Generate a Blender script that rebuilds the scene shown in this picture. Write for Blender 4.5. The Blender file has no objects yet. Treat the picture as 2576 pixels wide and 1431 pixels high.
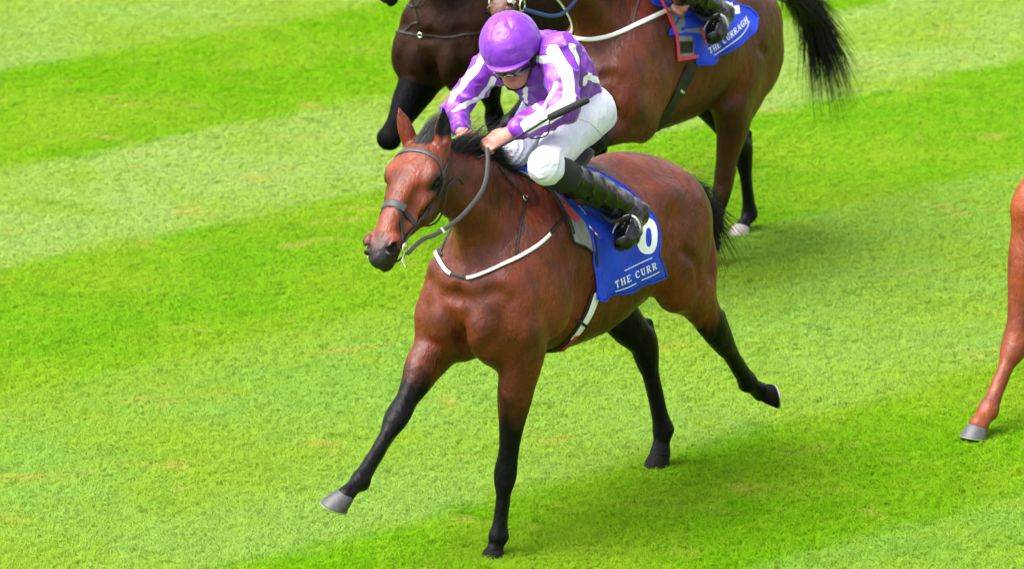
import bpy, bmesh, math, random
import numpy as np
from mathutils import Vector, Matrix
from mathutils.bvhtree import BVHTree

random.seed(4)
rng = np.random.default_rng(4)
scene = bpy.context.scene
col = scene.collection

# ------------------------------------------------------------------ camera, sky, sun, exposure
FPX, CX, CY = 12300.0, 1288.0, 715.5          # focal length and centre, in pixels of a 2576 wide frame
PITCH, CAMH = math.radians(15), 6.31
cam_d = bpy.data.cameras.new('camera')
cam = bpy.data.objects.new('camera', cam_d)
col.objects.link(cam)
cam.location = (0, 0, CAMH)
cam.rotation_euler = (math.radians(90) - PITCH, 0, 0)
cam_d.sensor_width = 36
cam_d.lens = 36 * FPX / 2576
cam_d.clip_end = 2000
cam_d.dof.use_dof = True
cam_d.dof.focus_distance = 20.2
cam_d.dof.aperture_fstop = 4.5
scene.camera = cam

SUN_EL, SUN_ROT = math.radians(60), math.radians(245)
world = bpy.data.worlds.new('World')
scene.world = world
world.use_nodes = True
wn = world.node_tree
bg = wn.nodes['Background']
sky = wn.nodes.new('ShaderNodeTexSky')
sky.sky_type = 'NISHITA'
sky.sun_disc = False
sky.sun_elevation = SUN_EL
sky.sun_rotation = SUN_ROT
sky.air_density = 1.0
sky.dust_density = 4.0
sky.ozone_density = 1.0
hsv = wn.nodes.new('ShaderNodeHueSaturation')      # overcast: the blue is veiled by cloud
hsv.inputs['Saturation'].default_value = 0.28
wn.links.new(sky.outputs[0], hsv.inputs['Color'])
wn.links.new(hsv.outputs[0], bg.inputs['Color'])
bg.inputs['Strength'].default_value = 0.085
sun_d = bpy.data.lights.new('sun', 'SUN')
sun_d.energy = 1.5
sun_d.angle = math.radians(46)
sun_d.color = (1.0, 0.96, 0.9)
sun = bpy.data.objects.new('sun', sun_d)
col.objects.link(sun)
# direction towards the sun; sky rotation 0 is +Y, clockwise from above
sd = Vector((math.sin(SUN_ROT) * math.cos(SUN_EL), math.cos(SUN_ROT) * math.cos(SUN_EL), math.sin(SUN_EL)))
sun.rotation_euler = (-sd).to_track_quat('-Z', 'Y').to_euler()
scene.view_settings.view_transform = 'Standard'
scene.view_settings.look = 'None'
scene.view_settings.gamma = 1.0
scene.view_settings.use_curve_mapping = False
scene.view_settings.exposure = 2.36

# ------------------------------------------------------------------ frame of reference
CAM = np.array([0, 0, CAMH])
CF = np.array([0, math.cos(PITCH), -math.sin(PITCH)])
CR = np.array([1.0, 0, 0])
CU = np.array([0, math.sin(PITCH), math.cos(PITCH)])


def ray(x, y):
    return CF + CR * (x - CX) / FPX - CU * (y - CY) / FPX


def at(x, y, depth):
    return CAM + ray(x, y) * depth


class Frame:
    """local axes of a horse: u forward, v to its left, w up"""
    def __init__(self, origin, heading):
        self.o = np.array(origin, float)
        c, s = math.cos(heading), math.sin(heading)
        self.M = np.array([[c, s, 0], [-s, c, 0], [0, 0, 1.0]])    # rows: u, v, w
        self.h = heading

    def loc(self, P):
        return (np.asarray(P) - self.o) @ self.M.T

    def locd(self, d):
        return np.asarray(d) @ self.M.T

    def world(self, p):
        return np.asarray(p) @ self.M + self.o

    def pl(self, x, y, v):
        """local point seen at x, y and lying v metres left of the mid plane"""
        d = ray(x, y)
        a, b = self.loc(CAM), self.locd(d)
        return a + b * ((v - a[1]) / b[1])

    def pr(self, x, y):
        return self.loc(CAM), self.locd(ray(x, y))


# ------------------------------------------------------------------ distance-field modelling
def catmull(P, n=4):
    P = np.asarray(P, float)
    if len(P) < 3:
        ts = np.linspace(0, 1, n + 1)[:, None]
        return P[0] * (1 - ts) + P[1] * ts
    Q = np.vstack([2 * P[0] - P[1], P, 2 * P[-1] - P[-2]])
    out = []
    for i in range(1, len(Q) - 2):
        p0, p1, p2, p3 = Q[i - 1], Q[i], Q[i + 1], Q[i + 2]
        for t in np.linspace(0, 1, n, endpoint=False):
            out.append(0.5 * ((2 * p1) + (p2 - p0) * t + (2 * p0 - 5 * p1 + 4 * p2 - p3) * t * t
                              + (3 * p1 - p0 - 3 * p2 + p3) * t ** 3))
    out.append(P[-1])
    return np.array(out)


def unit(v):
    v = np.asarray(v, float)
    return v / max(np.linalg.norm(v), 1e-9)


class Vol:
    def __init__(self, lo, hi, h):
        self.lo = np.array(lo, float)
        self.h = h
        self.n = np.ceil((np.array(hi) - self.lo) / h).astype(int) + 1
        self.f = np.full(self.n, 0.5, np.float32)

    def _box(self, lo, hi):
        a = np.clip(np.floor((lo - self.lo) / self.h).astype(int), 0, self.n)
        b = np.clip(np.ceil((hi - self.lo) / self.h).astype(int) + 1, 0, self.n)
        if np.any(b <= a):
            return None
        ax = [(np.arange(a[i], b[i]) * self.h + self.lo[i]).astype(np.float32) for i in range(3)]
        sl = tuple(slice(a[i], b[i]) for i in range(3))
        return sl, ax[0][:, None, None], ax[1][None, :, None], ax[2][None, None, :]

    def _comb(self, sl, d, k, op):
        f = self.f[sl]
        if op == 'sub':
            d = -d
            hh = np.maximum(k - np.abs(f - d), 0) / k
            self.f[sl] = np.maximum(f, d) + hh * hh * k * 0.25
        else:
            hh = np.maximum(k - np.abs(f - d), 0) / k
            self.f[sl] = np.minimum(f, d) - hh * hh * k * 0.25

    def chain(self, P, rs, rt=None, side=(0, 1, 0), k=0.03, sub=4, op='add'):
        """tapering limb along P; rs: radius along the side axis, rt: radius across it"""
        P = np.asarray(P, float)
        n = len(P)
        rs = np.broadcast_to(np.asarray(rs, float), (n,))
        rt = rs if rt is None else np.broadcast_to(np.asarray(rt, float), (n,))
        side = np.asarray(side, float)
        if side.ndim == 1:
            side = np.tile(side, (n, 1))
        A = catmull(np.hstack([P, rs[:, None], rt[:, None], side]), sub)
        P, rs, rt, S = A[:, :3], np.maximum(A[:, 3], 1e-3), np.maximum(A[:, 4], 1e-3), A[:, 5:]
        m = max(rs.max(), rt.max()) + k + 3 * self.h
        bx = self._box(P.min(0) - m, P.max(0) + m)
        if bx is None:
            return
        sl, X, Y, Z = bx
        D = np.full((X.shape[0], Y.shape[1], Z.shape[2]), 0.5, np.float32)
        off = [s.start for s in sl]
        for i in range(len(P) - 1):
            a, b = P[i], P[i + 1]
            L = np.linalg.norm(b - a)
            if L < 1e-6:
                continue
            t_ = (b - a) / L
            s_ = unit(S[i] - t_ * (S[i] @ t_))
            q_ = np.cross(t_, s_)
            r = max(rs[i], rs[i + 1], rt[i], rt[i + 1]) + k + 3 * self.h
            bb = self._box(np.minimum(a, b) - r, np.maximum(a, b) + r)
            if bb is None:
                continue
            s2, x, y, z = bb
            x, y, z = x - a[0], y - a[1], z - a[2]
            p = x * t_[0] + y * t_[1] + z * t_[2]
            t = np.clip(p / L, 0, 1)
            e = p - t * L
            u = x * s_[0] + y * s_[1] + z * s_[2]
            w = x * q_[0] + y * q_[1] + z * q_[2]
            ra = rs[i] + (rs[i + 1] - rs[i]) * t
            rb = rt[i] + (rt[i + 1] - rt[i]) * t
            rm = np.minimum(ra, rb)
            u, w, e = u / ra, w / rb, e / rm
            k0 = np.sqrt(u * u + w * w + e * e)
            k1 = np.sqrt((u / ra) ** 2 + (w / rb) ** 2 + (e / rm) ** 2) + 1e-6
            d = np.where(k0 < 1e-3, -rm, k0 * (k0 - 1) / k1)
            loc = tuple(slice(s2[j].start - off[j], s2[j].stop - off[j]) for j in range(3))
            D[loc] = np.minimum(D[loc], d)
        self._comb(sl, D, k, op)

    def ell(self, c, r, R=None, k=0.03, op='add'):
        """ellipsoid; rows of R are its axes"""
        c, r = np.asarray(c, float), np.asarray(r, float)
        R = np.eye(3) if R is None else np.asarray(R, float)
        m = r.max() + k + 3 * self.h
        bx = self._box(c - m, c + m)
        if bx is None:
            return
        sl, X, Y, Z = bx
        X, Y, Z = X - c[0], Y - c[1], Z - c[2]
        q = [(X * R[i, 0] + Y * R[i, 1] + Z * R[i, 2]) / r[i] for i in range(3)]
        k0 = np.sqrt(q[0] ** 2 + q[1] ** 2 + q[2] ** 2)
        k1 = np.sqrt((q[0] / r[0]) ** 2 + (q[1] / r[1]) ** 2 + (q[2] / r[2]) ** 2) + 1e-6
        self._comb(sl, np.where(k0 < 1e-3, -r.min(), k0 * (k0 - 1) / k1), k, op)

    def plane(self, p, n, k=0.004, lo=None, hi=None):
        """cut away everything on the n side of p (inside a box)"""
        n = unit(n)
        lo = self.lo if lo is None else np.asarray(lo)
        hi = self.lo + self.n * self.h if hi is None else np.asarray(hi)
        bx = self._box(lo, hi)
        sl, X, Y, Z = bx
        d = -((X - p[0]) * n[0] + (Y - p[1]) * n[1] + (Z - p[2]) * n[2])
        self._comb(sl, d.astype(np.float32), k, 'sub')

    def mesh(self):
        """surface nets: returns verts, quads"""
        f = self.f
        s = f < 0
        nx, ny, nz = f.shape
        c = [s[i:nx - 1 + i, j:ny - 1 + j, l:nz - 1 + l] for i in (0, 1) for j in (0, 1) for l in (0, 1)]
        cnt = sum(a.astype(np.int8) for a in c)
        cell = (cnt > 0) & (cnt < 8)
        I = np.argwhere(cell)
        idx = np.full(cell.shape, -1, np.int64)
        idx[cell] = np.arange(len(I))
        acc = np.zeros((len(I), 3))
        num = np.zeros(len(I))
        cor = {}
        for i in (0, 1):
            for j in (0, 1):
                for l in (0, 1):
                    cor[(i, j, l)] = f[I[:, 0] + i, I[:, 1] + j, I[:, 2] + l].astype(float)
        for ax in range(3):
            o1, o2 = [q for q in range(3) if q != ax]
            for a in (0, 1):
                for b in (0, 1):
                    p = [0, 0, 0]
                    p[o1], p[o2] = a, b
                    q = list(p)
                    q[ax] = 1
                    fa, fb = cor[tuple(p)], cor[tuple(q)]
                    m = (fa < 0) != (fb < 0)
                    t = fa[m] / (fa[m] - fb[m])
                    P = np.tile(np.array(p, float), (m.sum(), 1))
                    P[:, ax] = t
                    acc[m] += P
                    num[m] += 1
        V = (I + acc / num[:, None]) * self.h + self.lo
        Q = []
        for ax in range(3):
            o1, o2 = (ax + 1) % 3, (ax + 2) % 3
            sa = [slice(1, -1)] * 3
            sb = [slice(1, -1)] * 3
            sa[ax] = slice(0, -1)
            sb[ax] = slice(1, None)
            A, B = s[tuple(sa)], s[tuple(sb)]
            E = np.argwhere(A != B)
            if len(E) == 0:
                continue
            flip = A[E[:, 0], E[:, 1], E[:, 2]]
            base = E.copy()
            base[:, o1] += 1
            base[:, o2] += 1
            q = []
            for da, db in ((0, 0), (-1, 0), (-1, -1), (0, -1)):
                r = base.copy()
                r[:, o1] += da
                r[:, o2] += db
                q.append(idx[r[:, 0], r[:, 1], r[:, 2]])
            q = np.array(q).T
            q[~flip] = q[~flip][:, ::-1]
            Q.append(q)
        return V, np.vstack(Q)


def relax(V, Q, it=1, lam=0.5):
    """Laplacian smoothing on a quad mesh"""
    for _ in range(it):
        S = np.zeros_like(V)
        C = np.zeros(len(V))
        for a in range(4):
            i, j = Q[:, a], Q[:, (a + 1) % 4]
            np.add.at(S, i, V[j])
            np.add.at(C, i, 1)
            np.add.at(S, j, V[i])
            np.add.at(C, j, 1)
        V = V * (1 - lam) + lam * S / np.maximum(C, 1)[:, None]
    return V


def vnormals(V, Q):
    n = np.cross(V[Q[:, 2]] - V[Q[:, 0]], V[Q[:, 3]] - V[Q[:, 1]])
    N = np.zeros_like(V)
    for a in range(4):
        np.add.at(N, Q[:, a], n)
    return N / np.maximum(np.linalg.norm(N, axis=1), 1e-12)[:, None]


# cheap vectorised value noise
_T = np.random.default_rng(11).random((64, 64, 64)).astype(np.float32)


def vnoise(P, sc=1.0):
    p = np.asarray(P) * sc
    i = np.floor(p).astype(int)
    t = p - i
    t = t * t * (3 - 2 * t)
    r = 0
    for a in (0, 1):
        for b in (0, 1):
            for c in (0, 1):
                w = (t[:, 0] if a else 1 - t[:, 0]) * (t[:, 1] if b else 1 - t[:, 1]) * (t[:, 2] if c else 1 - t[:, 2])
                r = r + w * _T[(i[:, 0] + a) & 63, (i[:, 1] + b) & 63, (i[:, 2] + c) & 63]
    return r * 2 - 1


def sstep(x, a, b):
    t = np.clip((x - a) / (b - a), 0, 1)
    return t * t * (3 - 2 * t)


# ------------------------------------------------------------------ scene helpers
def prop(o, label=None, cat=None, group=None, kind=None):
    if label:
        o['label'] = label
    if cat:
        o['category'] = cat
    if group:
        o['group'] = group
    if kind:
        o['kind'] = kind
    return o


def empty(name, fr=None, label=None, cat=None, group=None):
    o = bpy.data.objects.new(name, None)
    o.empty_display_size = 0.2
    col.objects.link(o)
    if fr is not None:
        o.location = fr.o
        o.rotation_euler = (0, 0, fr.h)
    return prop(o, label, cat, group)


def mesh_obj(name, V, F, m, parent=None, smooth=True, attrs=None):
    me = bpy.data.meshes.new(name)
    V = np.asarray(V, float)
    if isinstance(F, np.ndarray) and F.ndim == 2:
        k = F.shape[1]
        me.vertices.add(len(V))
        me.vertices.foreach_set('co', V.ravel())
        me.loops.add(F.size)
        me.loops.foreach_set('vertex_index', F.ravel().astype(np.int32))
        me.polygons.add(len(F))
        me.polygons.foreach_set('loop_start', np.arange(0, F.size, k, dtype=np.int32))
        me.update(calc_edges=True)
        me.validate()
    else:
        me.from_pydata([tuple(v) for v in V], [], [tuple(f) for f in F])
    if smooth:
        me.polygons.foreach_set('use_smooth', np.ones(len(me.polygons), bool))
    for kx, a in (attrs or {}).items():
        at_ = me.attributes.new(kx, 'FLOAT', 'POINT')
        at_.data.foreach_set('value', np.asarray(a, np.float32))
    me.materials.append(m)
    me.update()
    o = bpy.data.objects.new(name, me)
    col.objects.link(o)
    if parent is not None:
        o.parent = parent
    return o


class MB:
    """collects simple shapes into one mesh"""
    def __init__(self):
        self.V, self.F = [], []

    def add(self, V, F):
        b = len(self.V)
        self.V += [tuple(map(float, v)) for v in V]
        self.F += [tuple(i + b for i in f) for f in F]

    def tube(self, P, r, n=8, caps=True, flat=None, side=None):
        P = np.asarray(P, float)
        r = np.broadcast_to(np.asarray(r, float), (len(P),))
        T = np.gradient(P, axis=0)
        V = []
        ref = unit(side) if side is not None else np.array([0.3, 0.5, 0.81])
        for i, p in enumerate(P):
            t = unit(T[i])
            a = ref - t * (ref @ t)
            if np.linalg.norm(a) < 1e-3:
                a = np.cross(t, [1, 0, 0])
            a = unit(a)
            if side is None:
                ref = a
            b = np.cross(t, a)
            for j in range(n):
                th = 2 * math.pi * j / n
                V.append(p + r[i] * (a * math.cos(th) + b * math.sin(th) * (flat or 1)))
        F = []
        for i in range(len(P) - 1):
            for j in range(n):
                j2 = (j + 1) % n
                F.append((i * n + j, i * n + j2, (i + 1) * n + j2, (i + 1) * n + j))
        if caps:
            F.append(tuple(range(n))[::-1])
            F.append(tuple((len(P) - 1) * n + j for j in range(n)))
        self.add(V, F)

    def ribbon(self, P, N, w, th=0.003, closed=False):
        """flat strap along P with surface normals N; w wide, th thick, outer edges rounded"""
        P, N = np.asarray(P, float), np.asarray(N, float)
        w = np.broadcast_to(np.asarray(w, float), (len(P),))
        if closed:
            T = np.roll(P, -1, 0) - np.roll(P, 1, 0)
        else:
            T = np.gradient(P, axis=0)
        V = []
        for i, p in enumerate(P):
            t, n = unit(T[i]), unit(N[i])
            s = unit(np.cross(t, n))
            n = np.cross(s, t)
            h = w[i] / 2
            for a, b in ((-1, 0), (-1, .65), (-.8, 1), (.8, 1), (1, .65), (1, 0)):
                V.append(p + s * a * h + n * (b * th))
        F = []
        m, k = len(P), 6
        for i in range(m if closed else m - 1):
            i2 = (i + 1) % m
            for j in range(k):
                j2 = (j + 1) % k
                F.append((i * k + j, i * k + j2, i2 * k + j2, i2 * k + j))
        if not closed:
            F.append(tuple(range(k))[::-1])
            F.append(tuple((m - 1) * k + j for j in range(k)))
        self.add(V, F)

    def box(self, c, sx, sy, sz, R=None):
        R = np.eye(3) if R is None else np.asarray(R)
        V = [np.asarray(c) + (a * sx / 2) * R[0] + (b * sy / 2) * R[1] + (d * sz / 2) * R[2]
             for a in (-1, 1) for b in (-1, 1) for d in (-1, 1)]
        self.add(V, [(0, 1, 3, 2), (4, 6, 7, 5), (0, 4, 5, 1), (2, 3, 7, 6), (0, 2, 6, 4), (1, 5, 7, 3)])

    def torus(self, c, R_, r, n1, n2, N=20, M=8, a0=0, a1=2 * math.pi):
        n1, n2 = unit(n1), unit(n2)
        full = abs(a1 - a0 - 2 * math.pi) < 1e-6
        th = np.linspace(a0, a1, N + (0 if full else 1), endpoint=not full)
        P = np.array([np.asarray(c) + R_ * (n1 * math.cos(t) + n2 * math.sin(t)) for t in th])
        n3 = np.cross(n1, n2)
        V = []
        for i, t in enumerate(th):
            rad = n1 * math.cos(t) + n2 * math.sin(t)
            for j in range(M):
                q = 2 * math.pi * j / M
                V.append(P[i] + r * (rad * math.cos(q) + n3 * math.sin(q)))
        F = []
        for i in range(len(th) if full else len(th) - 1):
            i2 = (i + 1) % len(th)
            for j in range(M):
                j2 = (j + 1) % M
                F.append((i * M + j, i2 * M + j, i2 * M + j2, i * M + j2))
        self.add(V, F)

    def build(self, name, m, parent=None, smooth=True):
        o = mesh_obj(name, self.V, self.F, m, parent, smooth)
        bm = bmesh.new()
        bm.from_mesh(o.data)
        bmesh.ops.recalc_face_normals(bm, faces=bm.faces)
        bm.to_mesh(o.data)
        bm.free()
        if smooth:
            for p in o.data.polygons:
                p.use_smooth = True
            o.data.set_sharp_from_angle(angle=math.radians(50))
        return o


# ------------------------------------------------------------------ materials
class NT:
    def __init__(self, name):
        self.m = bpy.data.materials.new(name)
        self.m.use_nodes = True
        self.t = self.m.node_tree
        self.b = self.t.nodes['Principled BSDF']
        self.out = self.t.nodes['Material Output']

    def n(self, ty, **kw):
        x = self.t.nodes.new(ty)
        for k, v in kw.items():
            setattr(x, k, v)
        return x

    def l(self, a, b):
        self.t.links.new(a, b)

    def val(self, sock, v):
        if hasattr(v, 'is_linked') or isinstance(v, bpy.types.NodeSocket):
            self.l(v, sock)
        else:
            sock.default_value = v

    def math(self, op, a, b=0.0, clamp=False):
        x = self.n('ShaderNodeMath', operation=op, use_clamp=clamp)
        self.val(x.inputs[0], a)
        self.val(x.inputs[1], b)
        return x.outputs[0]

    def mix(self, f, a, b, mode='MIX'):
        x = self.n('ShaderNodeMix', data_type='RGBA', blend_type=mode)
        self.val(x.inputs['Factor'], f)
        self.val(x.inputs[6], a if not isinstance(a, tuple) else (*a, 1))
        self.val(x.inputs[7], b if not isinstance(b, tuple) else (*b, 1))
        return x.outputs[2]

    def noise(self, vec, scale, detail=3, rough=0.5, dist=0.0):
        x = self.n('ShaderNodeTexNoise')
        if vec is not None:
            self.l(vec, x.inputs['Vector'])
        x.inputs['Scale'].default_value = scale
        x.inputs['Detail'].default_value = detail
        x.inputs['Roughness'].default_value = rough
        x.inputs['Distortion'].default_value = dist
        return x.outputs['Fac']

    def ramp(self, f, stops, interp='LINEAR'):
        x = self.n('ShaderNodeValToRGB')
        x.color_ramp.interpolation = interp
        e = x.color_ramp.elements
        while len(e) < len(stops):
            e.new(0.5)
        for i, (p, c) in enumerate(stops):
            e[i].position = p
            e[i].color = (*c, 1) if isinstance(c, tuple) else (c, c, c, 1)
        self.l(f, x.inputs[0])
        return x.outputs[0]

    def attr(self, name):
        x = self.n('ShaderNodeAttribute', attribute_name=name)
        return x.outputs['Fac']

    def scaled(self, vec, s):
        x = self.n('ShaderNodeMapping')
        self.l(vec, x.inputs['Vector'])
        x.inputs['Scale'].default_value = s
        return x.outputs[0]

    def bump(self, h, strength, dist=0.01):
        x = self.n('ShaderNodeBump')
        x.inputs['Strength'].default_value = strength
        x.inputs['Distance'].default_value = dist
        self.l(h, x.inputs['Height'])
        self.l(x.outputs[0], self.b.inputs['Normal'])
        return x

    def obj(self):
        return self.n('ShaderNodeTexCoord').outputs['Object']

    def set(self, **kw):
        for k, v in kw.items():
            s = self.b.inputs[k.replace('_', ' ')]
            self.val(s, (*v, 1) if isinstance(v, tuple) and len(v) == 3 and s.type == 'RGBA' else v)


def coat_material(name, brown, dark, red, rough=0.42, dappled=0.6, spec=0.30, muz=(0.012, 0.0095, 0.0115)):
    """horse coat: attribute 'black' marks points, 'muz' the muzzle, 'deep' darker hair, 'pale' lighter"""
    t = NT(name)
    o = t.obj()
    big = t.noise(o, 3.2, 3, 0.55)
    mid = t.noise(t.scaled(o, (1, 1, 0.55)), 11, 4, 0.6, 0.4)
    fine = t.noise(t.scaled(o, (60, 60, 16)), 6, 3, 0.6)
    c = t.mix(t.ramp(big, [(0.35, 0.0), (0.68, 1.0)]), brown, red)
    c = t.mix(t.math('MULTIPLY', t.ramp(mid, [(0.42, 0.0), (0.72, 1.0)]), dappled), c, dark)
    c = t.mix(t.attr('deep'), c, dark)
    c = t.mix(t.attr('pale'), c, tuple(min(1, x * 1.5 + .01) for x in red))
    edge = t.math('ADD', t.attr('black'), t.math('MULTIPLY', t.math('SUBTRACT', mid, 0.5), 0.55))
    blk = t.ramp(edge, [(0.38, 0.0), (0.62, 1.0)])
    c = t.mix(blk, c, (0.0028, 0.0027, 0.0034))
    c = t.mix(t.attr('muz'), c, muz)
    fin = t.ramp(fine, [(0.3, 0.62), (0.75, 1.32)])
    c = t.mix(1.0, c, fin, 'MULTIPLY')
    t.set(Base_Color=c, Roughness=t.ramp(mid, [(0.2, rough - .07), (0.8, rough + .1)]))
    t.val(t.b.inputs['Specular IOR Level'], t.math('SUBTRACT', spec, t.math('MULTIPLY', blk, spec * .6)))
    t.b.inputs['Sheen Weight'].default_value = 0.0
    t.b.inputs['Sheen Roughness'].default_value = 0.4
    veins = t.noise(t.scaled(o, (1, 1, 0.5)), 26, 3, 0.5, 0.8)
    hgt = t.math('ADD', t.math('MULTIPLY', fine, 0.12), t.math('ADD', veins, t.math('MULTIPLY', mid, 1.5)))
    t.bump(hgt, 0.75, 0.009)
    return t.m


def plain(name, c, rough=0.5, metal=0.0, noise=0.0, nscale=30, bump=0.0, bscale=200, spec=0.5, c2=None, coat=0.0):
    t = NT(name)
    o = t.obj()
    if noise > 0:
        f = t.noise(o, nscale, 4, 0.6)
        cc = t.mix(t.ramp(f, [(0.35, 0.0), (0.7, 1.0)]), c, c2 or tuple(x * (1 - noise) for x in c))
        t.set(Base_Color=cc)
    else:
        t.set(Base_Color=c)
    t.set(Roughness=rough, Metallic=metal)
    t.b.inputs['Specular IOR Level'].default_value = spec
    t.b.inputs['Coat Weight'].default_value = coat
    if bump > 0:
        t.bump(t.noise(o, bscale, 3, 0.6), bump, 0.002)
    return t.m


# ------------------------------------------------------------------ turf
def stripe_nodes(t):
    """mowing bands across the world: returns band mask (1 = pale band; sheen of laid grass painted as colour) """
    g = t.n('ShaderNodeNewGeometry').outputs['Position']
    sep = t.n('ShaderNodeSeparateXYZ')
    t.l(g, sep.inputs[0])
    a = math.radians(41)
    s = t.math('ADD', t.math('MULTIPLY', sep.outputs[0], -math.sin(a)), t.math('MULTIPLY', sep.outputs[1], math.cos(a)))
    n1 = t.noise(g, 1.1, 3, 0.6)
    n2 = t.noise(g, 7.0, 3, 0.6)
    s = t.math('ADD', s, t.math('MULTIPLY', t.math('SUBTRACT', n1, 0.5), 0.34))
    s = t.math('ADD', s, t.math('MULTIPLY', t.math('SUBTRACT', n2, 0.5), 0.20))
    lo, hi = 8.0, 30.0
    def q(x):
        return (x - lo) / (hi - lo)
    w = 0.07
    st = []
    lev = 0.62
    seq = [(6.6, 0.1), (9.3, None)]
    pts = [(8.0, 0.6), (9.6, 0.6), (9.6, 0.1), (11.6, 0.1), (11.6, 0.4), (13.7, 0.4), (13.7, 0.0), (15.15, 0.0), (15.15, 0.60),
           (17.8, 0.42), (17.8, 0.03), (19.7, 0.03), (19.7, 0.9), (21.4, 0.9), (21.4, 0.0), (23.5, 0.0), (23.5, 0.8), (25.6, 0.8),
           (25.6, 0.05), (27.6, 0.05), (27.6, 0.8)]
    out = []
    for i, (p, v) in enumerate(pts):
        d = 0
        if i and pts[i - 1][0] == p:
            d = w
        elif i + 1 < len(pts) and pts[i + 1][0] == p:
            d = -w
        out.append((min(max(q(p + d), 0), 1), float(v)))
    f = t.math('DIVIDE', t.math('SUBTRACT', s, lo), hi - lo)
    return g, t.ramp(f, out)


def turf_color(t):
    g, m = stripe_nodes(t)
    flat = t.scaled(g, (1, 0.75, 1))
    big = t.noise(g, 0.9, 3, 0.6)
    mid = t.noise(flat, 5.0, 4, 0.65, 0.5)
    small = t.noise(g, 38.0, 3, 0.7)
    tiny = t.noise(g, 190.0, 2, 0.6)
    c = t.mix(m, G_DARK, G_LIGHT)
    c = t.mix(t.ramp(big, [(0.42, 0.0), (0.66, 0.7)]), c, G_YEL)
    c = t.mix(t.ramp(mid, [(0.50, 0.0), (0.74, 0.75)]), c, G_YEL)
    c = t.mix(t.ramp(mid, [(0.26, 0.6), (0.42, 0.0)]), c, G_DEEP)
    patch = t.noise(t.scaled(g, (0.7, 1.1, 1)), 2.3, 4, 0.7, 0.3)
    c = t.mix(t.ramp(patch, [(0.59, 0.0), (0.72, 0.75)]), c, G_STRAW)
    c = t.mix(t.ramp(small, [(0.3, 0.22), (0.5, 0.0)]), c, G_DEEP)
    c = t.mix(t.ramp(tiny, [(0.55, 0.0), (0.75, 0.3)]), c, G_TIP)
    return c


G_DARK = (0.1500, 0.3650, 0.0040)
G_LIGHT = (0.3200, 0.4450, 0.1200)
G_YEL = (0.2550, 0.3950, 0.0200)
G_DEEP = (0.0820, 0.2350, 0.0020)
G_STRAW = (0.4200, 0.3800, 0.0800)
G_TIP = (0.3100, 0.4600, 0.0350)

tg = NT('turf soil')
tg.set(Base_Color=tg.mix(1.0, turf_color(tg), (0.44, 0.44, 0.44), 'MULTIPLY'), Roughness=0.9)
tg.b.inputs['Specular IOR Level'].default_value = 0.1
m_soil = tg.m

tb = NT('grass blade')
cc = turf_color(tb)
tb.set(Base_Color=cc, Roughness=0.55)
tb.b.inputs['Specular IOR Level'].default_value = 0.02
_g = tb.n('ShaderNodeNewGeometry')
_v = tb.n('ShaderNodeVectorMath', operation='ADD')
tb.l(_g.outputs['Normal'], _v.inputs[0])
_v.inputs[1].default_value = (0, 0, 1.1)
_w = tb.n('ShaderNodeVectorMath', operation='NORMALIZE')
tb.l(_v.outputs[0], _w.inputs[0])
tb.l(_w.outputs[0], tb.b.inputs['Normal'])
tr = tb.n('ShaderNodeBsdfTranslucent')
tb.l(cc, tr.inputs[0])
ms = tb.n('ShaderNodeMixShader')
ms.inputs[0].default_value = 0.45
tb.l(tb.b.outputs[0], ms.inputs[1])
tb.l(tr.outputs[0], ms.inputs[2])
tb.l(ms.outputs[0], tb.out.inputs[0])
m_blade = tb.m

# ground sheet: dense near the course, reaching the horizon
gx = np.concatenate([[-900, -300, -80, -30], np.linspace(-12, 12, 60), [30, 80, 300, 900]])
gy = np.concatenate([[-200, -30, 0], np.linspace(12, 46, 86), [60, 120, 300, 1200]])
GX, GY = np.meshgrid(gx, gy, indexing='ij')
GP = np.stack([GX.ravel(), GY.ravel(), np.zeros(GX.size)], 1)
GP[:, 2] = vnoise(GP + 50, 0.9) * 0.008 - 0.008
ni, nj = GX.shape
ii, jj = np.meshgrid(np.arange(ni - 1), np.arange(nj - 1), indexing='ij')
b0 = (ii * nj + jj).ravel()
mesh_ground = mesh_obj('ground', GP, np.stack([b0, b0 + nj, b0 + nj + 1, b0 + 1], 1), m_soil)
prop(mesh_ground, 'bright green turf of the racecourse laid in pale and dark mowing bands', kind='structure')

# grass: one tuft mesh scattered by geometry nodes over the part of the course in view
tv, tf = [], []
for i in range(13):
    a = random.uniform(0, 6.283)
    r = random.uniform(0, 0.04)
    x, y = r * math.cos(a), r * math.sin(a)
    h = random.uniform(0.014, 0.030)
    lean = random.uniform(0.6, 1.6) * h
    la = random.uniform(0, 6.283)
    wd = random.uniform(0.0016, 0.0028)
    px, py = -math.sin(la) * wd, math.cos(la) * wd
    dx, dy = math.cos(la) * lean, math.sin(la) * lean
    b = len(tv)
    tv += [(x - px, y - py, -0.01), (x + px, y + py, -0.01),
           (x + dx * .35 + px * .8, y + dy * .35 + py * .8, h * .62), (x + dx * .35 - px * .8, y + dy * .35 - py * .8, h * .62),
           (x + dx, y + dy, h)]
    tf += [(b, b + 1, b + 2, b + 3), (b + 3, b + 2, b + 4)]
grass = mesh_obj('grass', tv, tf, m_blade, smooth=False)
prop(grass, 'short dense racecourse grass in pale and dark mowing bands under the horses', kind='stuff')
ng = bpy.data.node_groups.new('scatter', 'GeometryNodeTree')
ng.interface.new_socket('Geometry', in_out='INPUT', socket_type='NodeSocketGeometry')
ng.interface.new_socket('Geometry', in_out='OUTPUT', socket_type='NodeSocketGeometry')
N = ng.nodes
gi, go = N.new('NodeGroupInput'), N.new('NodeGroupOutput')
strips = [((0, 20.0), (9.6, 4.8), 6600), ((0, 24.4), (11.0, 4.0), 5400), ((0, 29.6), (13.0, 6.4), 3600)]
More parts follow.
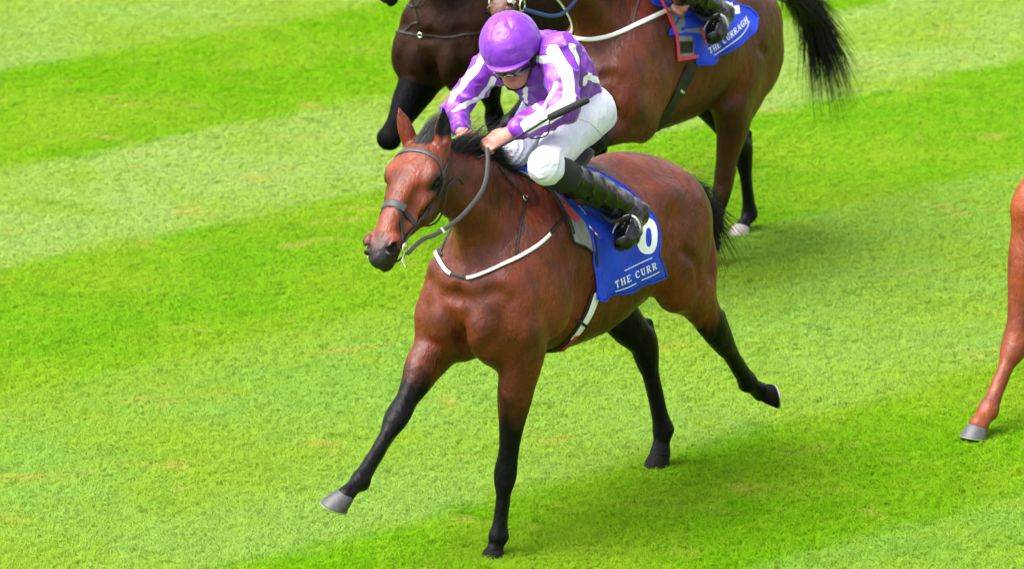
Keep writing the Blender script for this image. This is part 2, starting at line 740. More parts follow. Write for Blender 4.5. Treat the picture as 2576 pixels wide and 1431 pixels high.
joinn = N.new('GeometryNodeJoinGeometry')
for (cx_, cy_), (sx_, sy_), dens in strips:
    gr = N.new('GeometryNodeMeshGrid')
    gr.inputs['Size X'].default_value = sx_
    gr.inputs['Size Y'].default_value = sy_
    gr.inputs['Vertices X'].default_value = 2
    gr.inputs['Vertices Y'].default_value = 2
    tfm = N.new('GeometryNodeTransform')
    tfm.inputs['Translation'].default_value = (cx_, cy_, -0.004)
    ng.links.new(gr.outputs['Mesh'], tfm.inputs['Geometry'])
    dp = N.new('GeometryNodeDistributePointsOnFaces')
    dp.inputs['Density'].default_value = dens * GRASS_DENS if 'GRASS_DENS' in globals() else dens
    ng.links.new(tfm.outputs[0], dp.inputs['Mesh'])
    rr = N.new('FunctionNodeRandomValue')
    rr.data_type = 'FLOAT_VECTOR'
    rr.inputs[0].default_value = (-0.25, -0.25, 0)
    rr.inputs[1].default_value = (0.25, 0.25, 6.283)
    rs_ = N.new('FunctionNodeRandomValue')
    rs_.data_type = 'FLOAT'
    rs_.inputs[2].default_value = 0.42
    rs_.inputs[3].default_value = 0.85
    ip = N.new('GeometryNodeInstanceOnPoints')
    ng.links.new(dp.outputs['Points'], ip.inputs['Points'])
    ng.links.new(gi.outputs[0], ip.inputs['Instance'])
    ng.links.new(rr.outputs[0], ip.inputs['Rotation'])
    ng.links.new(rs_.outputs[1], ip.inputs['Scale'])
    ng.links.new(ip.outputs[0], joinn.inputs[0])
ng.links.new(joinn.outputs[0], go.inputs[0])
gm = grass.modifiers.new('scatter', 'NODES')
gm.node_group = ng

# ------------------------------------------------------------------ horse anatomy
def mir(p, s):
    return np.array([p[0], p[1] * s, p[2]])


class Head:
    """frame of a head: a runs from poll to muzzle, b out of the forehead, c to the horse's left"""
    def __init__(self, poll, d, l):
        self.p = np.array(poll, float)
        self.d = unit(d)
        l = np.array(l, float)
        self.l = unit(l - self.d * (self.d @ l))
        self.n = np.cross(self.d, self.l)

    def __call__(self, a, b, c):
        return self.p + self.d * a * .905 + self.n * b + self.l * c * 1.17


def horse_body(S, h, cheap=False):
    """S: joints in local coordinates. Returns the distance volume of one continuous body"""
    H = S['head']
    pts = [S['legs'][k][j] for k in S['legs'] for j in range(5)]
    pts += [H(-0.25, 0, 0), H(0.66, 0, 0), (-1.72, 0, 1.2), (0.1, 0, 1.2), (-0.5, .4, .7), (-.5, -.4, 1.6), (0, .33, 1), (0, -.33, 1)]
    pts = np.array(pts)
    V = Vol(pts.min(0) - 0.12, pts.max(0) + 0.12, h)
    # trunk
    T = np.array([  # u, centre w, half width, half height
        [0.005, 1.10, 0.140, 0.130],
        [-0.10, 1.115, 0.205, 0.230],
        [-0.25, 1.145, 0.235, 0.320],
        [-0.42, 1.150, 0.245, 0.375],
        [-0.60, 1.130, 0.270, 0.380],
        [-0.80, 1.130, 0.298, 0.355],
        [-1.00, 1.175, 0.285, 0.300],
        [-1.14, 1.200, 0.250, 0.250],
        [-1.27, 1.165, 0.228, 0.250],
        [-1.39, 1.110, 0.180, 0.205],
        [-1.465, 1.050, 0.105, 0.130]])
    P = np.stack([T[:, 0], 0 * T[:, 0], T[:, 1]], 1)
    V.chain(P, T[:, 2], T[:, 3], k=0.02, sub=3)
    # withers ridge and croup
    V.chain([(-0.22, 0, 1.44), (-0.38, 0, 1.50), (-0.55, 0, 1.475), (-0.8, 0, 1.43)], [.05, .045, .05, .06], [.05, .055, .05, .05], k=0.09)
    V.chain([(-.99, 0, 1.425), (-1.16, 0, 1.395), (-1.36, 0, 1.26), (-1.49, 0, 1.11)], [.09, .1, .08, .05], [.05, .05, .06, .06], k=0.1)
    # neck
    nb = S['neck']      # list of (point, rs, rt)
    V.chain([q[0] for q in nb], [q[1] for q in nb], [q[2] for q in nb], side=[q[3] for q in nb] if len(nb[0]) > 3 else (0, 1, 0), k=0.10, sub=5)
    for s in (1, -1):
        # shoulder blade, point of shoulder, triceps, pectorals
        V.chain([mir((-.36, .095, 1.43), s), mir((-.22, .15, 1.30), s), mir((-.07, .18, 1.13), s)], [.05, .065, .075], [.08, .11, .11], k=0.07)
        sp = S['legs']['LF' if s > 0 else 'RF'][0]
        V.ell(sp, (.10, .075, .12), k=0.06)
        V.ell(mir((-.24, .205, 1.06), s), (.15, .065, .16), k=0.045)
        V.chain([mir((-.33, .13, 1.40), s), mir((-.20, .19, 1.24), s), mir((-.10, .215, 1.12), s)], [.012, .016, .012], k=0.05)
        V.ell(mir((.066, .100, .985), s), (.082, .078, .120), k=0.022)
        V.ell(mir((.035, .110, 1.12), s), (.07, .07, .10), k=0.05)
        V.ell(mir((-.06, .090, .885), s), (.12, .085, .09), k=0.07)
        # hip, haunch, stifle mass
        V.ell(mir((-1.06, .205, 1.32), s), (.06, .045, .05), k=0.08)
        V.ell(mir((-1.22, .155, 1.17), s), (.20, .118, .22), k=0.07)
        V.ell(mir((-1.345, .128, 1.03), s), (.12, .10, .22), k=0.07)
        # neck muscle running from the jaw to the point of the shoulder
        q0 = np.array(nb[-1][0]) * .6 + np.array(nb[-2][0]) * .4
        V.chain([q0 + (0, .05 * s, -.05), np.array(nb[1][0]) + (.06, .085 * s, -.05), mir((-.0, .16, 1.18), s)], [.022, .035, .05], [.03, .05, .06], k=0.045)
    # belly tuck and hollows
    for s in (1, -1):
        V.ell(mir((-1.03, .33, 1.26), s), (.07, .035, .12), k=0.10, op='sub')
        V.ell(mir((-.44, .290, .95), s), (.045, .042, .19), k=0.08, op='sub')
    V.chain([(.13, 0, 1.16), (.145, 0, 1.05), (.145, 0, .96), (.10, 0, .87)], [.010, .020, .020, .012], k=0.035, op='sub')
    for s in (1, -1):
        V.chain([mir((.12, .015, 1.12), s), mir((.135, .09, 1.13), s), mir((.09, .17, 1.16), s)], [.012, .014, .010], k=0.05, op='sub')
        V.chain([mir((.10, .19, .97), s), mir((.13, .13, .89), s)], [.010, .014], k=0.05, op='sub')
    # limbs
    for key, s in (('LF', 1), ('RF', -1)):
        sh, el, kn, fe, co = [np.array(q, float) for q in S['legs'][key][:5]]
        W = S.get('wide', {}).get(key, 1.0)
        fwd = unit(np.cross(kn - el, (0, 1, 0)))
        if fwd[0] < 0:
            fwd = -fwd
        side = S.get('side', {}).get(key, (0, 1, 0))
        f1 = el + (kn - el) * .30 + fwd * .005
        f2 = el + (kn - el) * .62 + fwd * .002
        f3 = kn + (el - kn) * .16
        V.chain([sh + (el - sh) * .35, el, f1, f2, f3], np.array([.085, .082, .070, .050, .041]) * W, np.array([.105, .108, .088, .060, .046]) * W, side=side, k=0.05)
        V.chain([el + fwd * .02, el + (kn - el) * .3 + fwd * .042, el + (kn - el) * .6 + fwd * .02], [.03, .042, .02], [.03, .036, .02], side=side, k=0.04)
        V.ell(el - fwd * .075 + (0, 0, .015), (.035, .03, .05), k=0.05)
        # knee: broad box-like joint
        V.chain([f3, kn + (el - kn) * .045, kn + unit(fe - kn) * .03, kn + unit(fe - kn) * .075], np.array([.042, .052, .050, .034]) * W, np.array([.044, .050, .047, .034]) * W, side=side, k=0.015)
        c1 = kn + (fe - kn) * .35
        c2 = kn + (fe - kn) * .78
        f2_ = unit(np.cross(fe - kn, (0, 1, 0)))
        if f2_[0] < 0:
            f2_ = -f2_
        V.chain([kn + unit(fe - kn) * .05, c1, c2, fe], np.array([.037, .029, .030, .037]) * W, np.array([.040, .031, .032, .040]) * W, side=side, k=0.012)
        V.chain([kn - f2_ * .032 + unit(fe - kn) * .05, c1 - f2_ * .030, c2 - f2_ * .028, fe - f2_ * .030], [.022, .017, .018, .026], side=side, k=0.012)
        V.ell(fe - f2_ * .012, (.036, .036, .036), k=0.015)
        V.chain([fe, fe + (co - fe) * .5, co], np.array([.036, .031, .037]) * W, np.array([.038, .032, .040]) * W, side=side, k=0.015)
    for key, s in (('LH', 1), ('RH', -1)):
        st, ho, fe, co = [np.array(q, float) for q in S['legs'][key][1:5]]
        W = S.get('wide', {}).get(key, 1.0)
        hip = np.array([-1.16, .155 * s, 1.13])
        but = np.array([-1.37, .13 * s, .99])
        back = unit(np.cross((0, 1, 0), ho - st))
        if back[0] > 0:
            back = -back
        g1 = st + (ho - st) * .35 + back * .035
        g2 = st + (ho - st) * .70 + back * .012
        V.chain([hip, (hip + st) / 2 + (.02, .01 * s, 0), st], [.10, .11, .08], [.20, .165, .10], k=0.07)
        V.chain([but, (but + g1) / 2 + (-.03, 0, 0.03), g1], [.085, .085, .06], [.10, .11, .08], k=0.08)
        V.ell(st + (.03, .01 * s, .0), (.065, .06, .075), k=0.05)
        V.chain([st, g1, g2, ho + (st - ho) * .08], [.080, .072, .052 * W, .046 * W], [.105, .102, .074 * W, .060 * W], k=0.04)
        cd = unit(fe - ho)
        b2 = unit(np.cross((0, 1, 0), fe - ho))
        if b2[0] > 0:
            b2 = -b2
        V.chain([ho + (st - ho) * .1, ho, ho + cd * .06, ho + cd * .12], np.array([.042, .046, .043, .034]) * W, np.array([.050, .058, .052, .042]) * W, k=0.015)
        heel = ho + b2 * .062 - cd * .055
        V.chain([heel, ho + b2 * .045, ho + b2 * .03 + cd * .08], [.021, .026, .02], [.024, .03, .022], k=0.018)
        V.chain([st + (ho - st) * .55 + back * .055, heel], [.012, .014], k=0.02)      # Achilles tendon
        V.chain([ho + cd * .08, ho + (fe - ho) * .4, ho + (fe - ho) * .8, fe], np.array([.034, .029, .030, .039]) * W, np.array([.040, .034, .034, .041]) * W, k=0.012)
        V.chain([ho + b2 * .03 + cd * .08, ho + (fe - ho) * .4 + b2 * .030, ho + (fe - ho) * .8 + b2 * .028, fe + b2 * .028], [.018, .016, .016, .025], k=0.012)
        V.chain([fe, fe + (co - fe) * .5, co], np.array([.036, .031, .038]) * W, np.array([.037, .032, .040]) * W, k=0.015)
    # grooves between the thigh muscles and along the jugular
    for s in (1, -1):
        V.chain([mir((-1.37, .245, 1.28), s), mir((-1.40, .262, 1.10), s), mir((-1.35, .262, .93), s)], .006, k=0.045, op='sub')
        V.chain([mir((-1.10, .28, 1.10), s), mir((-1.20, .285, 1.02), s), mir((-1.24, .275, .90), s)], .004, k=0.05, op='sub')
        V.chain([mir((-.12, .285, 1.20), s), mir((-.14, .30, 1.08), s), mir((-.11, .29, .97), s)], .004, k=0.035, op='sub')
    # head
    A = [(-.005, -.085, .060, .062), (.07, -.080, .082, .082), (.15, -.092, .092, .100), (.23, -.102, .086, .112), (.31, -.098, .080, .098),
         (.39, -.084, .068, .080), (.47, -.074, .057, .068), (.545, -.072, .047, .058), (.582, -.078, .038, .044)]
    V.chain([H(a, b, 0) for a, b, _, _ in A], [q[2] * 1.17 for q in A], [q[3] for q in A], side=H.l, k=0.05)
    R = np.array([H.d, H.n, H.l])
    V.ell(H(.13, -.03, 0), (.10, .028, .080), R, k=0.04)                # forehead
    V.chain([H(.16, -.018, 0), H(.32, -.022, 0), H(.48, -.034, 0)], [.050, .044, .030], [.022, .022, .02], side=H.l, k=0.03)
    V.ell(H(.602, -.078, 0), (.028, .032, .036), R, k=0.02)            # upper lip
    V.ell(H(.580, -.134, 0), (.036, .020, .030), R, k=0.012)
    V.ell(H(.570, -.004, 0), (.030, .012, .014), R, k=0.03, op='sub')             # chin
    V.chain([H(.46, -.118, 0), H(.56, -.125, 0)], [.026, .026], [.020, .022], side=H.l, k=0.03)
    for s in (1, -1):
        V.ell(H(.205, -.150, .052 * s), (.115, .078, .034), R, k=0.03)  # jowl
        V.chain([H(.115, -.040, .070 * s), H(.155, -.030, .083 * s), H(.195, -.036, .082 * s)], [.014, .018, .013], side=H.l, k=0.035)
        V.ell(H(.178, -.066, .106 * s), (.034, .021, .020), R, k=0.014, op='sub')
        V.chain([H(.15, -.075, .098 * s), H(.18, -.092, .099 * s), H(.21, -.080, .094 * s)], .006, k=0.012)
        V.chain([H(.140, -.056, .092 * s), H(.165, -.043, .097 * s), H(.20, -.052, .096 * s)], .007, k=0.012)   # eye socket
        V.chain([H(.23, -.085, .086 * s), H(.31, -.08, .068 * s), H(.37, -.074, .056 * s)], [.013, .012, .008], k=0.02)
        V.chain([H(.24, -.125, .084 * s), H(.33, -.108, .072 * s)], [.012, .012], k=0.04, op='sub')
        V.chain([H(.27, -.028, .062 * s), H(.36, -.04, .060 * s)], [.010, .010], k=0.045, op='sub')
        V.chain([H(.33, -.045, .060 * s), H(.45, -.05, .052 * s)], [.016, .012], k=0.05, op='sub')
        V.chain([H(.36, -.13, .045 * s), H(.45, -.12, .042 * s)], [.014, .012], k=0.04, op='sub')
        V.ell(H(.545, -.044, .048 * s), (.048, .036, .024), R, k=0.018)             # nostril flare
        Rn = np.array([unit(H.d + .35 * H.n), unit(H.n - .35 * H.d), H.l])
        V.ell(H(.562, -.040, .064 * s), (.036, .021, .024), Rn, k=0.008, op='sub')
        V.ell(H(.568, -.036, .044 * s), (.018, .012, .012), Rn, k=0.010, op='sub')
        V.chain([H(.615, -.100, .018 * s), H(.585, -.100, .046 * s), H(.53, -.100, .056 * s)], .005, k=0.016, op='sub')  # mouth line
        # ear: hollow cone
        e0, e1, fc = S['ears'][0 if s > 0 else 1]
        e0, e1, fc = np.array(e0), np.array(e1), unit(fc)
        ax = unit(e1 - e0)
        sd_ = unit(np.cross(ax, fc))
        L = np.linalg.norm(e1 - e0)
        V.chain([e0 - ax * .02, e0 + ax * L * .3, e0 + ax * L * .62, e1 - ax * .006], [.030, .034, .028, .006], [.028, .026, .018, .005], side=sd_, k=0.02)
        V.chain([e0 + ax * L * .22 + fc * .024, e0 + ax * L * .55 + fc * .020, e0 + ax * L * .88 + fc * .012], [.014, .019, .006], [.018, .016, .008], side=sd_, k=0.008, op='sub')
    return V


def horse_masks(S, P):
    H = S['head']
    n = len(P)
    black = np.zeros(n)
    for key in S['legs']:
        J = [np.array(q, float) for q in S['legs'][key]]
        nodes = J[1:5] + [J[4] + (J[4] - J[3]) * .8]
        vals = S['points'][key]
        best = np.full(n, 9.0)
        bv = np.zeros(n)
        for i in range(len(nodes) - 1):
            a, b = nodes[i], nodes[i + 1]
            ab = b - a
            t = np.clip(((P - a) @ ab) / (ab @ ab), 0, 1)
            d = np.linalg.norm(P - a - t[:, None] * ab, axis=1)
            m = d < best
            best[m] = d[m]
            bv[m] = (vals[i] + (vals[i + 1] - vals[i]) * t)[m]
        black = np.maximum(black, bv * (1 - sstep(best, .10, .16)))
    hl = (P - H.p)
    a, b, c = hl @ H.d, hl @ H.n, hl @ H.l
    near = (a > -.1) & (a < .64) & (b > -.27) & (b < .08) & (np.abs(c) < .15) & ((a < .4) | ((b > -.17) & (np.abs(c) < .10)))
    muz = np.where(near, sstep(a + 0.03 * vnoise(P, 18), .46, .53), 0)
    nost = np.zeros(n)
    for s in (1, -1):
        nost = np.maximum(nost, 1 - sstep(np.linalg.norm(P - H(.562, -.040, .058 * s), axis=1), .024, .036))
    eye = np.zeros(n)
    for s in (1, -1):
        eye = np.maximum(eye, (1 - sstep(np.linalg.norm(P - H(.178, -.066, .088 * s), axis=1), .030, .062)) * 1.0)
    for s in (1, -1):
        black = np.maximum(black, .85 * (1 - sstep(np.linalg.norm((P - H(.180, -.066, .092 * s)), axis=1), .024, .046)))
    ear = np.zeros(n)
    for e0, e1, fc in S['ears']:
        e0, e1, fc = np.array(e0), np.array(e1), unit(fc)
        ax = e1 - e0
        t = ((P - e0) @ ax) / (ax @ ax)
        r = P - e0 - t[:, None] * ax
        d = np.linalg.norm(r, axis=1)
        ear = np.maximum(ear, (d < .05) * (sstep(t, .02, .5) * sstep(r @ fc, -.004, .006) + sstep(t, .86, 1.0)) * (t < 1.2))
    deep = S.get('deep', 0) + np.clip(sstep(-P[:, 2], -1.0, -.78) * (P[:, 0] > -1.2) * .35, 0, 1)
    # shade of belly, inner thighs and throat painted into the coat as darker brown
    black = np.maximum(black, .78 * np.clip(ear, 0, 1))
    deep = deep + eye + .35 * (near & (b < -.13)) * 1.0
    pale = np.where(near, np.clip(.22 * sstep(a, .2, .45) * (1 - sstep(a, .47, .54)) * sstep(b, -.10, -.03), 0, 1), 0)
    pale = pale + .25 * np.exp(-(((P[:, 0] + .35) / .25) ** 2 + ((P[:, 2] - 1.0) / .2) ** 2))
    black = np.maximum(black, nost)
    return dict(black=np.clip(black, 0, 1), muz=np.clip(muz, 0, 1), deep=np.clip(deep, 0, 1), pale=np.clip(pale, 0, 1))


def make_hoof(S, key, parent, m_hoof, m_shoe, toe=None, shoe=True):
    J = S['legs'][key]
    fe, co = np.array(J[3], float), np.array(J[4], float)
    ax = unit(S.get('hoofax', {}).get(key, co - fe))          # down through the hoof
    toe = unit(S.get('toe', {}).get(key, (1, 0, 0)))
    toe = unit(toe - ax * (toe @ ax))
    sd_ = np.cross(ax, toe)
    prof = [(-.012, .034, .036, 0), (.0, .044, .046, 0.0), (.010, .047, .050, .003), (.036, .053, .058, .010), (.060, .058, .064, .017)]
    n = 28
    V, F = [], []
    for (d, rx, ry, off) in prof:
        for j in range(n):
            th = 2 * math.pi * j / n
            cx = math.cos(th)
            r2 = ry * (1 if cx > 0 else .72)
            dd = d * (1 if cx > 0 else 1 + .0 * cx) - (0.016 * (1 - cx) * .5 if d > .03 else 0)
            V.append(co + ax * dd + toe * (cx * r2 + off) + sd_ * math.sin(th) * rx)
    for i in range(len(prof) - 1):
        for j in range(n):
            j2 = (j + 1) % n
            F.append((i * n + j, i * n + j2, (i + 1) * n + j2, (i + 1) * n + j))
    base = (len(prof) - 1) * n
    # sole, recessed
    for sc, dz in ((.84, 0), (.80, -.010), (.3, -.013)):
        b = len(V)
        c0 = np.mean(V[base:base + n], axis=0)
        for j in range(n):
            V.append(c0 + (V[base + j] - c0) * sc + ax * dz)
        pb = base if sc == .84 else b - n
        for j in range(n):
            j2 = (j + 1) % n
            F.append((pb + j, pb + j2, b + j2, b + j))
    F.append(tuple(len(V) - n + j for j in range(n)))
    mb = MB()
    mb.add(V, F)
    o = mb.build('hoof', m_hoof, parent)
    if shoe:
        ring = np.array(V[base:base + n])
        c0 = ring.mean(0)
        keep = [j for j in range(n) if math.cos(2 * math.pi * j / n) > -.80]
        order = sorted(keep, key=lambda j: ((j + n // 2) % n))
        P = np.array([c0 + (ring[j] - c0) * .93 + ax * .003 for j in order])
        mb = MB()
        mb.ribbon(P, np.tile(ax, (len(P), 1)), .016, .007)
        mb.build('horseshoe', m_shoe, o)
    return o


def surf(bvh, p, off=0.0):
    """nearest point on the body, pushed out by off; returns point, normal"""
    q, n, _, _ = bvh.find_nearest(Vector(p))
    q, n = np.array(q), np.array(n)
    return q + n * off, n


def strands(name, roots, dirs, lens, m, parent, width=.0022, sag=.3, seg=7, curl=.05, seed=1, target=None, clump=None):
    """hair: every strand a thin three-sided tapering tube"""
    r = np.random.default_rng(seed)
    V, F = [], []
    for i in range(len(roots)):
        p = np.array(roots[i], float)
        d = unit(dirs[i])
        L = lens[i]
        side = unit(np.cross(d, r.normal(size=3)))
        up2 = np.cross(d, side)
        ph = r.uniform(0, 6.28)
        b = len(V)
        am = curl * L * r.uniform(.3, 1.2)
        pts = []
        for k in range(seg + 1):
            t = k / seg
            q = p + d * L * t + np.array([0, 0, -1]) * sag * L * t * t + side * am * math.sin(ph + t * 3.5) * t + up2 * am * .6 * math.cos(ph * 1.7 + t * 4.5) * t
            pts.append(q)
        w = width * r.uniform(.7, 1.3)
        for k, q in enumerate(pts):
            t = k / seg
            rr = w * (1 - .85 * t)
            for j in range(3):
                th = j * 2.0944
                V.append(q + rr * (side * math.cos(th) + up2 * math.sin(th)))
        for k in range(seg):
            for j in range(3):
                j2 = (j + 1) % 3
                F.append((b + k * 3 + j, b + k * 3 + j2, b + k * 3 + 3 + j2, b + k * 3 + 3 + j))
    return prop(mesh_obj(name, np.array(V), np.array(F), m, parent), kind='stuff')


class Horse:
    def __init__(self, fr, S, h, name, label, mats, group=None):
        self.fr, self.S = fr, S
        self.root = empty(name, fr, label, 'horse', group)
        V = horse_body(S, h)
        P, Q = V.mesh()
        P = relax(P, Q, 1, .5)
        n = vnormals(P, Q)
        # muscle relief
        P = P + n * (vnoise(P * [1, 1, .7], 8) * .0045 + vnoise(P * [1.2, 1.2, .6] + 7, 19) * .0018)[:, None]
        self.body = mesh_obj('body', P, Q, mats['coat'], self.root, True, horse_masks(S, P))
        self.bvh = BVHTree.FromPolygons([Vector(p) for p in P], Q.tolist())
        for k in S['legs']:
            if k not in S.get('nohoof', ()):
                make_hoof(S, k, self.root, mats['hoof' if k in S.get('pale', ('RF',)) else 'hoofd'], mats['shoe'])
        H = S['head']
        for s in (1, -1):
            c = H(.178, -.068, .081 * s)
            vs, fs = [], []
            nu, nv = 14, 9
            for a in range(nv + 1):
                for b in range(nu):
                    th, ph = math.pi * a / nv, 2 * math.pi * b / nu
                    vs.append(c + .0195 * (math.sin(th) * math.cos(ph) * H.d + math.sin(th) * math.sin(ph) * H.n + math.cos(th) * H.l))
            for a in range(nv):
                for b in range(nu):
                    b2 = (b + 1) % nu
                    fs.append((a * nu + b, a * nu + b2, (a + 1) * nu + b2, (a + 1) * nu + b))
            mb = MB()
            mb.add(vs, fs)
            mb.build('eye', mats['eye'], self.root)

    def hit(self, x, y):
        o, d = self.fr.pr(x, y)
        q, n, i, _ = self.bvh.ray_cast(Vector(o), Vector(d))
        if q is None:
            return None
        return np.array(q), np.array(n)

    def pathpts(self, items, off, snap=True, dens=.012):
        """items: ('p',x,y) seen in the frame, or a local point; returns dense points, normals on the body"""
        raw = []
        for it in items:
            if len(it) == 2:
                r = self.hit(*it)
                if r is None:
                    o, d = self.fr.pr(*it)
                    q, n, _, _ = self.bvh.find_nearest(Vector(o + d * 20.3))
                    r = (np.array(q), np.array(n))
                raw.append(r[0])
            else:
                raw.append(np.array(it, float))
        raw = np.array(raw)
        n = max(2, int(np.linalg.norm(np.diff(raw, axis=0), axis=1).sum() / dens / max(1, len(raw) - 1)))
        C = catmull(raw, n)
        P, Nn = [], []
        for p in C:
            q, nn = surf(self.bvh, p, off)
            P.append(q)
            Nn.append(nn)
        P, Nn = np.array(P), np.array(Nn)
        for _ in range(2):
            P[1:-1] = P[1:-1] * .5 + (P[:-2] + P[2:]) * .25
            Nn[1:-1] = Nn[1:-1] * .4 + (Nn[:-2] + Nn[2:]) * .3
        return P, Nn

    def strap(self, name, items, w, m, parent=None, off=.001, th=.004, closed=False):
        P, Nn = self.pathpts(items, off)
        mb = MB()
        mb.ribbon(P, Nn, w, th, closed)
        return mb.build(name, m, parent or self.root)


m_hoof = plain('hoof horn', (0.050, 0.047, 0.050), .55, noise=.5, nscale=40, bump=.3, bscale=90)
m_hoofd = plain('hoof dark', (0.004, 0.004, 0.004), .8, spec=.15, noise=.4, nscale=40, bump=.3, bscale=90)
m_shoe = plain('shoe metal', (0.55, 0.55, 0.52), .35, 0.9)
m_eye = plain('eye glass', (0.003, 0.002, 0.002), .22, spec=.35)
m_hair = plain('black hair', (0.004, 0.004, 0.005), .5, spec=.35)
m_hair2 = plain('charcoal hair', (0.016, 0.017, 0.020), .5, spec=.4)

# ------------------------------------------------------------------ the leading bay horse
HEAD = math.radians(180 + 54)
A0 = Frame((-0.15163, 19.27205, 0), HEAD)
_poll = A0.pl(1060, 350, -.02)
_toloc = lambda x, y, z: A0.locd(CR * x + CU * y - CF * z)
HD = Head(_poll, _toloc(-.34, -.80, .48), _toloc(.79, -.24, .55))
LEG = {
    'LF': [A0.pl(1304, 800, .19), A0.pl(1316, 888, .185), A0.pl(1272, 1188, .11), A0.pl(1252, 1348, .095), A0.pl(1243, 1385, .09)],
    'RF': [A0.pl(1104, 770, -.185), A0.pl(1094, 872, -.18), A0.pl(1003, 1043, -.16), A0.pl(906, 1207, -.15), A0.pl(868, 1246, -.14)],
    'LH': [(-1.25, .17, 1.15), (-1.195, .19, .905), A0.pl(1806, 838, .18), A0.pl(1880, 962, .15), A0.pl(1916, 985, .15)],
    'RH': [(-1.25, -.17, 1.15), (-1.04, -.17, .84), A0.pl(1617, 858, -.10), A0.pl(1668, 1080, -.07), A0.pl(1660, 1140, -.07)],
}
MAIN = dict(
    wide={'RH': 1.22, 'LH': 1.08, 'LF': .97},
    head=HD, legs=LEG,
    neck=[((-.27, 0, 1.27), .150, .27, (0, 1, 0)), ((-.13, 0, 1.40), .112, .215, (0, 1, 0)), ((.01, 0, 1.54), .092, .165, (0, 1, 0)),
          (tuple(HD(.06, -.15, 0) * .5 + np.array([.01, 0, 1.54]) * .5), .082, .135, (0, 1, 0)), (tuple(HD(.07, -.12, 0)), .072, .100, tuple(HD.l))],
    ears=[(HD(-.03, -.055, .058), None, None), (HD(-.03, -.055, -.058), None, None)],
    points={'LF': (.12, .95, 1, 1, 1), 'RF': (0, 1, 1, 1, 1), 'LH': (0, .8, 1, 1, 1), 'RH': (.3, 1, 1, 1, 1)},
    hoofax={'RF': _toloc(-.45, -.86, -.2), 'LH': _toloc(.95, .12, -.25), 'LF': (0.05, 0, -1), 'RH': (0.1, 0, -1)},
    toe={'RF': _toloc(-.75, .3, .6), 'LH': _toloc(-.2, -.95, .2), 'LF': (1, 0, 0), 'RH': (1, 0, 0)},
)
_d = (_poll @ A0.M + A0.o - CAM) @ CF
MAIN['ears'] = [(HD(-.005, -.06, .060), A0.loc(at(1115, 268, _d - .02)), _toloc(.3, 0, 1)),
                (HD(-.005, -.06, -.060), A0.loc(at(1000, 265, _d + .03)), _toloc(-.35, -.1, -.9))]
m_bay = coat_material('bay coat', (0.070, 0.0125, 0.0050), (0.013, 0.0038, 0.0025), (0.170, 0.0300, 0.0065), rough=.42)
mats = dict(coat=m_bay, hoof=m_hoof, hoofd=m_hoofd, shoe=m_shoe, eye=m_eye)
bay = Horse(A0, MAIN, 0.0085, 'racehorse', 'bay racehorse in front galloping under the jockey in purple silks', mats)
print('main horse verts', len(bay.body.data.vertices), 'knee', LEG['RF'][2], 'poll', _poll, 'muz', HD(.62, 0, 0))

# ------------------------------------------------------------------ tack materials
m_leather = plain('black leather', (0.008, 0.007, 0.0065), .5, noise=.4, nscale=60, bump=.3, bscale=400)
m_brownl = plain('brown leather', (0.030, 0.018, 0.013), .5, noise=.4, nscale=60, bump=.3, bscale=400)
m_greyl = plain('grey rubber strap', (0.035, 0.031, 0.032), .55, noise=.35, nscale=80, bump=.4, bscale=500)
m_white = plain('white webbing', (0.74, 0.74, 0.73), .6, noise=.12, nscale=90, bump=.4, bscale=500)
m_black = plain('black webbing', (0.005, 0.005, 0.0055), .6, bump=.4, bscale=500)
m_metal = plain('bright metal', (0.75, 0.74, 0.70), .22, 1.0)
m_red = plain('red webbing', (0.42, 0.025, 0.035), .6, bump=.3, bscale=500)
m_redp = plain('red piping', (0.55, 0.035, 0.075), .5, bump=.2, bscale=500)
m_pad = plain('grey saddle pad', (0.22, 0.225, 0.215), .7, noise=.25, nscale=14, bump=.5, bscale=260)
m_print = plain('white print', (0.76, 0.78, 0.82), .6)
m_printb = plain('pale blue print', (0.25, 0.40, 0.75), .6)


def cloth_material(name, c, c2, wr=.5, rough=.6, sheen=.3, spec=.4):
    t = NT(name)
    o = t.obj()
    w = t.noise(t.scaled(o, (1, 1, .6)), 13, 4, .6, .6)
    f = t.noise(o, 420, 2, .6)
    col_ = t.mix(t.ramp(w, [(.3, 0.0), (.75, 1.0)]), c, c2)
    t.set(Base_Color=col_, Roughness=rough)
    t.b.inputs['Sheen Weight'].default_value = sheen
    t.b.inputs['Specular IOR Level'].default_value = spec
    t.bump(t.math('ADD', w, t.math('MULTIPLY', f, .06)), wr, .01)
    return t.m


m_blue = cloth_material('royal blue cloth', (0.012, 0.060, 0.66), (0.007, 0.028, 0.40), 1.0, sheen=0.0, spec=.3)


def quad_strip_decal(name, polys, surf_hit, m, parent, lift=.002):
    """polys: list of pixel-outline quads lying on a surface; every corner is set on the surface"""
    V, F = [], []
    for quad in polys:
        pts = []
        for (x, y) in quad:
            r = surf_hit(x, y)
            if r is None:
                break
            pts.append(r[0] + unit(r[1]) * lift)
        if len(pts) == len(quad):
            b = len(V)
            V += pts
            F.append(tuple(range(b, b + len(quad))))
    if not V:
        return None
    return mesh_obj(name, V, F, m, parent, smooth=False)


